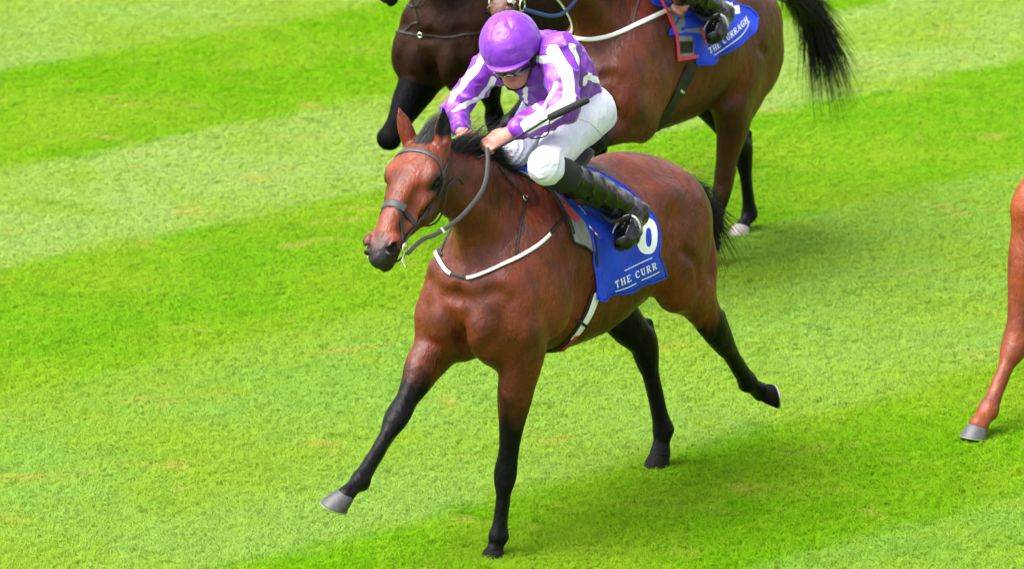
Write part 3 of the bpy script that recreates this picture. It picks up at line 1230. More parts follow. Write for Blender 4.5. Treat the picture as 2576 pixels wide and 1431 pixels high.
SERIF = {   # strokes on a 4 x 6 grid: (x0, y0, x1, y1, half width)
    'T': [(0, 6, 4, 6, .5), (2, 6, 2, 0, .62), (1, 0, 3, 0, .3), (0, 6, 0, 5, .3), (4, 6, 4, 5, .3)],
    'H': [(.6, 0, .6, 6, .6), (3.6, 0, 3.6, 6, .6), (.6, 3, 3.6, 3, .35), (-.2, 0, 1.5, 0, .3), (-.2, 6, 1.5, 6, .3), (2.7, 0, 4.5, 0, .3), (2.7, 6, 4.5, 6, .3)],
    'E': [(.7, 0, .7, 6, .65), (0, 6, 3.8, 6, .35), (0, 0, 3.9, 0, .35), (.7, 3.1, 2.9, 3.1, .3), (3.8, 6, 3.8, 5, .3), (3.9, 0, 3.9, 1.1, .3)],
    'C': [(3.9, 5, 3, 5.9, .4), (3, 5.9, 1.6, 5.8, .4), (1.6, 5.8, .5, 4.5, .5), (.5, 4.5, .4, 1.8, .65), (.4, 1.8, 1.5, .3, .5), (1.5, .3, 3, .1, .4), (3, .1, 3.9, 1.1, .35), (3.9, 5.9, 3.9, 4.3, .3)],
    'U': [(.7, 6, .7, 1.6, .6), (.7, 1.6, 1.6, .2, .45), (1.6, .2, 2.9, .2, .4), (2.9, .2, 3.6, 1.6, .4), (3.6, 1.6, 3.6, 6, .35), (0, 6, 1.5, 6, .3), (2.9, 6, 4.3, 6, .3)],
    'R': [(.7, 0, .7, 6, .65), (0, 6, 2.6, 6, .35), (2.6, 6, 3.5, 5.2, .4), (3.5, 5.2, 3.4, 3.9, .5), (3.4, 3.9, 2.5, 3.1, .4), (2.5, 3.1, .7, 3.1, .35), (2, 3.1, 3.8, 0, .55), (0, 0, 1.5, 0, .3), (3.4, 0, 4.4, 0, .3)],
    'A': [(2, 6, .4, 0, .35), (2, 6, 3.8, 0, .6), (1, 2, 3.1, 2, .3), (-.2, 0, 1, 0, .3), (2.9, 0, 4.5, 0, .3)],
    'G': [(3.9, 5, 3, 5.9, .4), (3, 5.9, 1.6, 5.8, .4), (1.6, 5.8, .5, 4.5, .5), (.5, 4.5, .4, 1.8, .65), (.4, 1.8, 1.5, .3, .5), (1.5, .3, 3, .1, .4), (3, .1, 3.6, .7, .4), (3.6, 0, 3.6, 2.7, .5), (2.6, 2.7, 4.4, 2.7, .3)],
}


def letter_polys(ch, o, ex, ey):
    """o: lower-left corner; ex, ey: pixel vectors of one grid unit"""
    o, ex, ey = np.array(o, float), np.array(ex, float), np.array(ey, float)
    out = []
    for x0, y0, x1, y1, w in SERIF[ch]:
        a, b = np.array([x0, y0]), np.array([x1, y1])
        d = unit(b - a)
        n = np.array([-d[1], d[0]]) * w
        a, b = a - d * .25, b + d * .25
        L = max(1, int(np.linalg.norm(b - a) / 1.5))
        for i in range(L):
            p, q = a + (b - a) * i / L, a + (b - a) * (i + 1) / L
            out.append([tuple(o + ex * c[0] + ey * c[1]) for c in (p - n, q - n, q + n, p + n)])
    return out


def line_polys(P, w):
    P = catmull(P, 5)
    T = np.gradient(P, axis=0)
    Nn = np.stack([-T[:, 1], T[:, 0]], 1)
    Nn /= np.linalg.norm(Nn, axis=1)[:, None]
    return [[tuple(P[i] - Nn[i] * w), tuple(P[i + 1] - Nn[i + 1] * w), tuple(P[i + 1] + Nn[i + 1] * w), tuple(P[i] + Nn[i] * w)] for i in range(len(P) - 1)]


WC = 1.12      # height of the axis the saddle cloth is wrapped about


class Drape:
    """cloth laid over the back, wrapped about the trunk axis: edges given as (u, phi) lists"""
    def __init__(self, horse, front, rear, bottom, base=.012, flare=.012, seed=0, nt=56, ns=90, wr=1.0, both=True):
        self.h = horse
        f = np.array(sorted([(abs(p), u) for u, p in front]))
        r = np.array(sorted([(abs(p), u) for u, p in rear]))
        b = np.array(sorted([(u, abs(p)) for u, p in bottom]))
        t = np.linspace(0, 1, nt)
        s = np.linspace(-1 if both else 0, 1, ns)
        # bottom as a function of t
        ub = b[-1, 0] + (b[0, 0] - b[-1, 0]) * t
        pb = np.interp(ub, b[:, 0], b[:, 1])
        V = []
        for i in range(nt):
            for j in range(ns):
                ph = abs(s[j]) * pb[i]
                uf = np.interp(ph, f[:, 0], f[:, 1])
                ur = np.interp(ph, r[:, 0], r[:, 1])
                V.append((uf + (ur - uf) * t[i], ph * (1 if s[j] >= 0 else -1), t[i], s[j]))
        V = np.array(V)
        out = []
        for u, ph, tt, ss in V:
            d = np.array([0, math.sin(ph), math.cos(ph)])
            o = np.array([u, 0, WC]) + d * .9
            q, n, _, _ = horse.bvh.ray_cast(Vector(o), Vector(-d))
            rr = np.linalg.norm(np.array(q) - (u, 0, WC)) if q is not None else .3
            out.append(rr)
        rr = np.array(out).reshape(nt, ns)
        for _ in range(3):
            rr[1:-1] = (rr[:-2] + rr[2:] + 2 * rr[1:-1]) / 4
            rr[:, 1:-1] = (rr[:, :-2] + rr[:, 2:] + 2 * rr[:, 1:-1]) / 4
        T_, S_ = V[:, 2].reshape(nt, ns), V[:, 3].reshape(nt, ns)
        a = np.abs(S_)
        P0 = np.stack([V[:, 0], V[:, 1], np.zeros(len(V))], 1)
        wrn = (vnoise(P0 * [7, 2.2, 1] + seed, 1.0) * .6 + vnoise(P0 * [16, 5, 1] + 3 + seed, 1.0) * .3).reshape(nt, ns)
        fold = np.sin((T_ * 2.2 - a * 1.1) * 7 + seed) * np.exp(-((T_ - .15) / .25) ** 2) * a
        edge = (1 - np.minimum(1, np.minimum(T_, 1 - T_) / .05)) * -.004
        lift = base + flare * a ** 3 * (0.25 + T_) + wr * (wrn * .020 * (a + .25) + fold * .022 * a) + edge
        rr = rr + np.maximum(lift, .006)
        ph, uu = V[:, 1].reshape(nt, ns), V[:, 0].reshape(nt, ns)
        P = np.stack([uu, np.sin(ph) * rr, WC + np.cos(ph) * rr], -1).reshape(-1, 3)
        ii, jj = np.meshgrid(np.arange(nt - 1), np.arange(ns - 1), indexing='ij')
        q = (ii * ns + jj).ravel()
        self.Q = np.stack([q, q + 1, q + ns + 1, q + ns], 1)
        self.P = P
        N_ = vnormals(P, self.Q)
        c = np.stack([uu.ravel(), 0 * uu.ravel(), 0 * uu.ravel() + WC], 1)
        if ((P - c) * N_).sum() < 0:
            self.Q = self.Q[:, ::-1].copy()
            N_ = -N_
        self.N = N_
        self.nt, self.ns = nt, ns
        self.bvh = BVHTree.FromPolygons([Vector(p) for p in P], self.Q.tolist())

    def build(self, name, m, parent, th=.004):
        o = mesh_obj(name, self.P, self.Q, m, parent)
        sm = o.modifiers.new('thickness', 'SOLIDIFY')
        sm.thickness = th
        sm.offset = -1
        return o

    def hit(self, x, y):
        o, d = self.h.fr.pr(x, y)
        q, n, i, _ = self.bvh.ray_cast(Vector(o), Vector(d))
        if q is None:
            q, n, i, _ = self.bvh.find_nearest(Vector(o + d * np.linalg.norm((self.P.mean(0) - o)) / np.linalg.norm(d)))
        n = np.array(n)
        if n @ d > 0:
            n = -n
        return np.array(q), n

    def border(self, name, m, parent, w=.006, th=.004, which=('t0', 'b', 't1')):
        idx = []
        ns, nt = self.ns, self.nt
        half = ns // 2
        mb = MB()
        for side in (1, -1):
            js = list(range(half, ns)) if side > 0 else list(range(half, -1, -1))
            e = ns - 1 if side > 0 else 0
            path = [(0, j) for j in js] + [(i, e) for i in range(1, nt)] + [(nt - 1, j) for j in js[::-1][1:]]
            ids = [i * ns + j for i, j in path]
            mb.ribbon(self.P[ids] + self.N[ids] * .0005, self.N[ids], w, th)
        return mb.build(name, m, parent)


def uphi(h, x, y):
    r = h.hit(x, y)
    if r is None:
        o, d = h.fr.pr(x, y)
        q, n, _, _ = h.bvh.find_nearest(Vector(o + d * 20.2))
        r = (np.array(q), n)
    p = r[0]
    return (p[0], math.atan2(p[1], p[2] - WC))


# ------------------------------------------------------------------ saddle cloth of the bay
cloth_root = empty('saddle_cloth', A0, 'royal blue saddle cloth with white number and lettering under the jockey in purple', 'saddle cloth')
front = [(-.27, .0)] + [uphi(bay, *p) for p in ((1402, 490), (1440, 528), (1470, 560), (1486, 602), (1490, 650), (1489, 744))]
rear = [(-.62, .0)] + [uphi(bay, *p) for p in ((1530, 450), (1572, 475), (1612, 511), (1640, 547), (1652, 590), (1648, 640), (1664, 690))]
bott = [uphi(bay, *p) for p in ((1490, 744), (1522, 746), (1590, 722), (1622, 704), (1664, 690))]
print('cloth front', np.round(front, 2), 'rear', np.round(rear, 2), 'bot', np.round(bott, 2))
cloth = Drape(bay, front, rear, bott, seed=2.3)
cloth.build('cloth', m_blue, cloth_root)
cloth.border('cloth_binding', m_blue, cloth_root)
# white number, partly behind the boot
outer, inner = [], []
for k in range(33):
    a = 2 * math.pi * k / 32
    sx, sy = math.cos(a), math.sin(a)
    pw = lambda v, e: math.copysign(abs(v) ** e, v)
    outer.append((1627 + 26 * pw(sx, .8) - 3 * sy, 594 + 45 * pw(sy, .85) + 6 * sx))
    inner.append((1631 + 7.5 * pw(sx, .8), 597 + 24 * pw(sy, .8) + 1 * sx))
polys = []
for k in range(32):
    for a, b in ((0, .5), (.5, 1)):
        L = lambda p, q, t: (p[0] + (q[0] - p[0]) * t, p[1] + (q[1] - p[1]) * t)
        polys.append([L(inner[k], outer[k], a), L(inner[k + 1], outer[k + 1], a), L(inner[k + 1], outer[k + 1], b), L(inner[k], outer[k], b)])
quad_strip_decal('number', polys, cloth.hit, m_print, cloth_root)
# THE CURRAGH along the hem
txt, x, y = 'THE CURR', 1550.0, 724.0
ex, ey = np.array([2.22, -1.06]), np.array([-.50, -2.55])
for ch in txt:
    if ch == ' ':
        x, y = x + ex[0] * 3.2, y + ex[1] * 3.2
        continue
    quad_strip_decal('letter', letter_polys(ch, (x, y), ex, ey), cloth.hit, m_print, cloth_root)
    x, y = x + ex[0] * 6.4, y + ex[1] * 6.4
quad_strip_decal('hem_line', line_polys([(1548, 733), (1580, 722), (1600, 712)], 1.1), cloth.hit, m_print, cloth_root)
quad_strip_decal('hem_line', line_polys([(1612, 705), (1640, 693), (1658, 683)], 1.1), cloth.hit, m_print, cloth_root)
quad_strip_decal('hem_line', line_polys([(1570, 681), (1605, 664), (1640, 648)], 1.1), cloth.hit, m_print, cloth_root)
# small crests near the front
for (cx_, cy_, m1) in ((1460, 518, m_printb), (1495, 578, m_print)):
    for k in range(4):
        a = np.array([cx_ - 14 + k * 7, cy_ - 12 + k * 8])
        quad_strip_decal('crest', [[tuple(a), tuple(a + (5, 5)), tuple(a + (9, 11)), tuple(a + (1, 7))]], cloth.hit, m1 if k % 2 == 0 else m_redp if m1 is m_print else m_printb, cloth_root)

# ------------------------------------------------------------------ saddle, pad, girth, stirrups
saddle_root = empty('saddle', A0, 'light black race saddle with grey pad and white girth on the bay racehorse', 'saddle')


def sub_drape(h, pf, pr, pb, **kw):
    return Drape(h, [uphi(h, *p) if len(p) == 2 and p[0] > 5 else p for p in pf], [uphi(h, *p) if len(p) == 2 and p[0] > 5 else p for p in pr],
                 [uphi(h, *p) if len(p) == 2 and p[0] > 5 else p for p in pb], **kw)


pad = sub_drape(bay, [(-.235, 0.0), (1384, 484), (1424, 556), (1442, 612), (1484, 648)], [(-.5, 0.0), (-.5, .6), (-.5, 1.0), (-.5, 2.0)],
                [(1442, 612), (1484, 648), (-.5, 1.45)], base=.005, flare=.004, seed=5, wr=.25, nt=30, ns=60)
pad.build('saddle_pad', m_pad, saddle_root)
pad.border('pad_binding', m_black, saddle_root, w=.008, th=.004)


def offset_strap(h, items, off, w, name, m, parent, th=.004):
    P, Nn = h.pathpts(items, off)
    mb = MB()
    mb.ribbon(P, Nn, w, th)
    return mb.build(name, m, parent)


offset_strap(bay, [(1376, 476), (1404, 520), (1424, 556), (1436, 590)], .018, .012, 'saddle_edge', m_black, saddle_root)
quad_strip_decal('red_lining', line_polys([(1396, 496), (1422, 524), (1452, 556)], 6.5), pad.hit, m_redp, saddle_root, lift=.006)

# girth: passes from the cloth under the chest and up the far side
gl = [(1500, 735), (1483, 782), (1462, 818), (1438, 848), (1412, 874)]
gpts = [bay.hit(*p) for p in gl]
gpts = [g[0] for g in gpts if g is not None]
und = [(-.45, .08, .76), (-.45, -.08, .76)] + [mir(g, -1) for g in gpts[::-1]]
offset_strap(bay, list(gpts) + und, .004, .060, 'girth_backing', m_black, saddle_root, th=.005)
offset_strap(bay, gpts[:-1], .010, .034, 'girth', m_white, saddle_root, th=.004)
offset_strap(bay, [(1447, 838), (1425, 862), (1410, 876)], .012, .026, 'girth_end', m_red, saddle_root, th=.004)
offset_strap(bay, [(1476, 818), (1443, 800)], .015, .012, 'girth_keeper', m_black, saddle_root, th=.005)


def saddle_seat(parent):
    V = Vol((-.95, -.30, 1.3), (-.2, .30, 1.75), .008)
    V.chain([(-.34, 0, 1.56), (-.45, 0, 1.535), (-.60, 0, 1.53), (-.72, 0, 1.57)], [.06, .08, .11, .09], [.03, .022, .022, .025], k=.03)
    for s in (1, -1):
        V.chain([mir((-.36, .06, 1.53), s), mir((-.40, .13, 1.50), s), mir((-.43, .17, 1.48), s)], [.03, .012, .006], [.05, .05, .02], side=mir((0, .7, .6), s), k=.02)
    P, Q = V.mesh()
    mesh_obj('seat', P, Q, m_leather, parent)


saddle_seat(saddle_root)

# ------------------------------------------------------------------ breastplate of the bay
bp_root = empty('breastplate', A0, 'white and black breastplate across the chest of the bay racehorse in front', 'harness')
bp = [(1097, 622), (1104, 650), (1125, 681), (1153, 695), (1188, 698), (1241, 679), (1297, 651), (1347, 620), (1380, 590), (1410, 556), (1428, 543)]
P, Nn = bay.pathpts([bay.pathpts([p, p], 0)[0][0] for p in bp], .004)
P0_, N0_ = bay.pathpts([mir(P[-1], -1) + (0.02, 0, .03), (.02, -.20, 1.33), (.06, -.15, 1.28), P[0]], .004)
pp = np.array([bay.fr.world(p) for p in P])
pxs = CX + FPX * ((pp - CAM) @ CR) / ((pp - CAM) @ CF)
mb = MB()
mb.ribbon(P, Nn, .013, .003)
mb.ribbon(P0_, N0_, .013, .003)
mb.build('backing_strap', m_black, bp_root)
for lo, hi in ((0, 1138), (1172, 1385)):
    sel = (pxs >= lo) & (pxs <= hi)
    mb = MB()
    mb.ribbon(P[sel] + Nn[sel] * .0042, Nn[sel], .015, .004)
    mb.build('white_strap', m_white, bp_root)
bay.strap('neck_strap', [(1298, 652), (1303, 605), (1310, 560), (1319, 520), (1319, 498)], .010, m_leather, bp_root, off=.003)
bay.strap('neck_strap', [(1319, 498), (1296, 470), (1272, 446), (1255, 420)], .009, m_leather, bp_root, off=.003)
bay.strap('loose_end', [(1322, 456), (1336, 480), (1350, 503), (1345, 513), (1326, 511), (1319, 500)], .008, m_leather, bp_root, off=.012)
q = bay.hit(1319, 499)
mb = MB()
n_ = unit(q[1])
mb.torus(q[0] + n_ * .008, .011, .0022, unit(np.cross(n_, (0, 0, 1))), unit(np.cross(n_, np.cross(n_, (0, 0, 1)))))
mb.build('ring', m_metal, bp_root)

# ------------------------------------------------------------------ bridle of the bay
br_root = empty('bridle', A0, 'black leather bridle with metal bit and grey reins on the head of the bay racehorse', 'bridle')
H = HD


def bs(name, items, w, m=m_leather, off=.002, th=.004):
    return bay.strap(name, items, w, m, br_root, off=off, th=th)


bs('browband', [H(.13, -.10, -.085), H(.09, -.045, -.092), H(.072, -.012, -.05), H(.066, -.004, 0), H(.072, -.012, .05), H(.09, -.045, .092), H(.125, -.09, .095)], .022, m_greyl)
bs('headpiece', [H(.12, -.09, .094), H(.02, -.10, .06), H(-.03, -.10, 0), H(.02, -.10, -.07), H(.12, -.12, -.085)], .022)
for s in (1, -1):
    bs('cheekpiece', [H(.10, -.095, .096 * s), H(.20, -.120, .10 * s), H(.30, -.118, .085 * s), H(.42, -.112, .070 * s), H(.50, -.102, .062 * s)], .022)
bs('noseband', [H(.46, -.16, -.02), H(.42, -.13, -.062), H(.385, -.075, -.075), H(.365, -.025, -.045), H(.36, -.012, 0), H(.365, -.025, .045), H(.385, -.075, .075), H(.42, -.13, .062), H(.46, -.16, .02)], .020)
for s in (1, -1):
    bs('noseband', [H(.36, -.010, 0), H(.40, -.022, .035 * s), H(.45, -.055, .060 * s), H(.50, -.085, .064 * s), H(.545, -.13, .045 * s), H(.56, -.15, 0)], .014)
bs('nose_pad', [H(.362, -.020, -.030), H(.358, -.012, 0), H(.362, -.020, .030)], .034, m_greyl, off=.006, th=.006)
bs('throatlash', [H(.12, -.095, .096), H(.16, -.14, .09), (1146, 447), (1166, 462)], .008, m_brownl)
Pth = catmull([HD(.14, -.14, .098), HD(.22, -.20, .085), HD(.27, -.235, .05), HD(.27, -.24, -.02), HD(.18, -.2, -.09)], 8)
mb = MB()
mb.tube(Pth, .004, 6)
mb.build('throatlash', m_brownl, br_root)
# bit: rings either side of the mouth, a mouthpiece between
for s in (1, -1):
    c = HD(.515, -.098, .066 * s)
    mb = MB()
    mb.torus(c, .024, .0035, HD.d, HD.n)
    mb.build('bit_ring', m_metal, br_root)
    mb = MB()
    mb.tube(catmull([c + HD.d * .024 * .8, c + HD.d * .05 - HD.n * .01, c + HD.d * .065 - HD.n * .035 + HD.l * .01 * s], 5), .0035, 6)
    mb.build('bit_cheek', m_metal, br_root)
mb = MB()
mb.tube([HD(.515, -.098, -.066), HD(.52, -.092, 0), HD(.515, -.098, .066)], .006, 6)
mb.build('bit_mouthpiece', m_metal, br_root)
mb = MB()
mb.tube(catmull([HD(.515, -.12, .066), HD(.545, -.155, .02), HD(.545, -.155, -.02), HD(.515, -.12, -.066)], 6), .0045, 6)
mb.build('chin_strap', m_brownl, br_root)
HAND_L = A0.pl(1222, 366, .085)
HAND_R = A0.pl(1180, 360, -.10)
w0 = bay.fr.world(HD(.53, -.115, .070))
w1 = bay.fr.world(HAND_L)
d0, d1 = (w0 - CAM) @ CF, (w1 - CAM) @ CF
rp = [(1026, 606), (1060, 605), (1101, 587), (1153, 551), (1190, 512), (1212, 480), (1223, 448), (1227, 410), (1226, 372)]
rl = [A0.loc(at(x, y, d0 + (d1 - d0) * t)) for (x, y), t in zip(rp, np.linspace(0, 1, len(rp)) ** .8)]
rl[0] = HD(.53, -.115, .070)
RC = catmull(rl, 8)
# keep the rein clear of the neck
for i in range(6, len(RC)):
    qn, nn = surf(bay.bvh, RC[i], 0)
    dd = (RC[i] - qn) @ nn
    if dd < .012:
        RC[i] = RC[i] + nn * (.012 - dd)
rn = np.tile(unit(A0.locd(-CF) + np.array([0, .4, .3])), (len(RC), 1))
mb = MB()
mb.ribbon(RC, rn, .017, .004)
mb.build('rein', m_greyl, br_root)
rr_ = catmull([HD(.53, -.115, -.070), HD(.42, -.22, -.13), HD(.25, -.30, -.15), (.10, -.19, 1.72), HAND_R], 8)
mb = MB()
mb.ribbon(rr_, np.tile(unit((0.2, -1, .3)), (len(rr_), 1)), .017, .004)
mb.build('rein', m_greyl, br_root)
mb = MB()
pc = RC[18]
mb.box(pc, .010, .024, .010, np.array([unit(RC[19] - RC[17]), unit(np.cross(rn[0], RC[19] - RC[17])), rn[0]]))
mb.build('rein_stop', m_metal, br_root)

# ------------------------------------------------------------------ jockey
m_skin = NT('skin')
_o = m_skin.obj()
m_skin.set(Base_Color=m_skin.mix(m_skin.math('MULTIPLY', m_skin.attr('lip'), 1.0), m_skin.mix(m_skin.ramp(m_skin.noise(_o, 30, 3), [(.35, 0.0), (.7, 1.0)]), (0.40, 0.185, 0.135), (0.33, 0.125, 0.095)), (0.31, 0.075, 0.07)), Roughness=.5)
m_skin.b.inputs['Subsurface Weight'].default_value = .15
m_skin.b.inputs['Subsurface Radius'].default_value = (.02, .008, .004)
m_skin = m_skin.m


def silk_material(name, c, c2, w=(0.76, 0.76, 0.80)):
    t = NT(name)
    o = t.obj()
    n1 = t.noise(o, 16, 3, .55, .5)
    base = t.mix(t.ramp(n1, [(.3, 0.0), (.7, 1.0)]), c, c2)
    m = t.ramp(t.math('ADD', t.math('MULTIPLY', t.attr('white'), 60.0), t.math('MULTIPLY', t.math('SUBTRACT', t.noise(o, 90, 2), .5), .08)), [(0.0, 1.0), (0.12, 0.0)])
    cc = t.mix(m, base, w)
    t.set(Base_Color=cc, Roughness=.42)
    t.b.inputs['Sheen Weight'].default_value = .12
    t.b.inputs['Sheen Roughness'].default_value = .35
    h = t.math('ADD', t.noise(t.scaled(o, (1, 1.2, .7)), 22, 4, .55, 1.2), t.math('MULTIPLY', t.noise(o, 600, 2), .03))
    t.bump(h, .4, .010)
    return t.m


m_silk = silk_material('purple silk', (0.190, 0.026, 0.43), (0.110, 0.008, 0.30))
m_band = silk_material('deep purple band', (0.085, 0.008, 0.24), (0.055, 0.004, 0.18))
m_cap = silk_material('purple cap silk', (0.165, 0.022, 0.41), (0.115, 0.010, 0.31))
m_breech = cloth_material('white breeches', (0.60, 0.61, 0.69), (0.47, 0.49, 0.64), 1.0, .55)
m_boot = plain('polished black boot', (0.002, 0.002, 0.0024), .17, spec=.4, bump=.5, bscale=34)
m_sock = plain('matt black legging', (0.003, 0.003, 0.0033), .8, bump=.3, bscale=300)
m_gog = plain('goggle lens', (0.006, 0.007, 0.008), .12, coat=1.0)
m_strapk = plain('black strap', (0.004, 0.004, 0.0045), .6)
m_grip = plain('black foam grip', (0.004, 0.004, 0.004), .8, bump=.5, bscale=300)

J = dict(
    pelvis=(-.67, 0, 1.785), chest=(-.48, 0, 1.945), neck=(-.36, 0, 2.015),
    shL=A0.pl(1408, 134, .175), elL=A0.pl(1418, 272, .285), wrL=A0.pl(1296, 326, .13), haL=A0.pl(1240, 357, .085),
    shR=A0.pl(1236, 168, -.175), elR=A0.pl(1142, 276, -.33), wrR=A0.pl(1160, 330, -.19), haR=A0.pl(1182, 358, -.10),
    hipL=(-.645, .09, 1.765), knL=A0.pl(1372, 418, .245), anL=A0.pl(1580, 528, .30),
    hipR=(-.645, -.09, 1.765), knR=A0.pl(1290, 392, -.045), anR=(-.60, -.27, 1.36))
J = {k: np.array(v, float) for k, v in J.items()}
print('jockey', {k: np.round(v, 2).tolist() for k, v in J.items()})
hc = A0.pl(1283, 108, 0)                                             # centre of the helmet
hU, hF = A0.locd(-.22 * CR + .90 * CU - .38 * CF), A0.locd(-.20 * CR - .42 * CU - .88 * CF)
hU = unit(hU)
hF = unit(hF - hU * (hF @ hU))
hLft = np.cross(hU, hF)
HR = np.array([hLft, hF, hU])


def hp(l, f, u):
    return hc + hLft * l + hF * f + hU * u


def limb_vol(V, J, g=0.0, arms=True, torso=True, legs=True, k=.03):
    if torso:
        P = [J['pelvis'] + (-.03, 0, -.02), J['pelvis'] * .6 + J['chest'] * .4 + (0, 0, .01), J['chest'] + (0, 0, .0), J['neck'] + (0, 0, -.015)]
        V.chain(P, np.array([.125, .135, .165, .10]) + g, np.array([.098, .105, .115, .08]) + g, k=k)
        for s in 'LR':
            V.chain([J['neck'] + (-.03, 0, 0), J['sh' + s] + (0, 0, 0)], np.array([.065, .062]) + g, k=.05)
    if arms:
        for s in 'LR':
            a, b, c = J['sh' + s], J['el' + s], J['wr' + s]
            V.chain([a, (a + b) / 2, b], np.array([.060, .050, .043]) + g, k=k)
            V.chain([b, b * .6 + c * .4, c], np.array([.043, .041, .029]) + g, k=.02)
    if legs:
        for s, sg in (('L', 1), ('R', -1)):
            a, b, c = J['hip' + s], J['kn' + s], J['an' + s]
            V.chain([a + (-.01, .01 * sg, 0), a * .5 + b * .5, b], np.array([.090, .074, .050]) + g, np.array([.098, .080, .054]) + g, k=k)
            V.ell(b, (.052 + g, .052 + g, .052 + g), k=.03)
            q = b + (c - b) * .35 + (0, 0, -.01)
            V.chain([b, q, c * .9 + b * .1, c], np.array([.046, .048, .036, .034]) + g, k=.02)


def hand_chain(V, wr, ha, pal, thumb_side):
    """palm and five bent fingers closing on the rein; pal: direction out of the palm"""
    ax = unit(ha - wr)
    pal = unit(pal - ax * (pal @ ax))
    ac = np.cross(ax, pal) * thumb_side
    V.chain([wr, wr * .3 + ha * .7, ha], [.026, .036, .038], [.020, .017, .016], side=ac, k=.012)
    for i, (off, L) in enumerate(((.027, .9), (.009, 1.0), (-.009, .94), (-.026, .76))):
        k0 = ha + ac * off + ax * .004
        k1 = k0 + (ax * .030 + pal * .006) * L
        k2 = k1 + (ax * .006 + pal * .026) * L
        k3 = k2 + (-ax * .020 + pal * .006) * L
        V.chain([k0, k1], [.0095, .0088], k=.006, sub=1)
        V.chain([k1, k2], [.0088, .0080], k=.003, sub=1)
        V.chain([k2, k3], [.0080, .0072], k=.003, sub=1)
    t0 = ha * .5 + wr * .5 + ac * .028
    V.chain([t0, t0 + ax * .028 + ac * .012 + pal * .010, t0 + ax * .05 + ac * .004 + pal * .026], [.012, .010, .008], k=.008)


def head_into(V, J):
    V.chain([J['neck'], hp(0, -.03, -.10)], [.060, .056], k=.03)
    V.ell(hp(0, -.005, 0), (.077, .096, .10), HR, k=.02)
    V.ell(hp(0, .035, -.080), (.060, .055, .078), HR, k=.03)
    V.ell(hp(0, .052, -.152), (.034, .036, .030), HR, k=.03)        # chin and jaw
    for s in (1, -1):
        V.chain([hp(.058 * s, -.01, -.09), hp(.030 * s, .055, -.145)], [.018, .014], k=.03)
        V.ell(hp(.038 * s, .075, -.070), (.020, .014, .016), HR, k=.02)      # cheekbone
        V.ell(hp(.030 * s, .098, -.040), (.015, .012, .010), HR, k=.012, op='sub')
        V.ell(hp(.076 * s, -.005, -.055), (.008, .018, .030), HR, k=.008)    # ear
    V.chain([hp(0, .085, -.045), hp(0, .110, -.080), hp(0, .114, -.090)], [.008, .012, .013], k=.012)   # nose
    for s in (1, -1):
        V.ell(hp(.011 * s, .102, -.094), (.009, .011, .008), HR, k=.008)
    V.chain([hp(-.022, .086, -.119), hp(0, .098, -.115), hp(.022, .086, -.119)], [.0045, .0075, .0045], k=.006)
    V.chain([hp(-.020, .084, -.128), hp(0, .095, -.129), hp(.020, .084, -.128)], [.0045, .0075, .0045], k=.006)
    V.chain([hp(-.024, .094, -.1235), hp(0, .106, -.1225), hp(.024, .094, -.1235)], .0026, k=.004, op='sub')


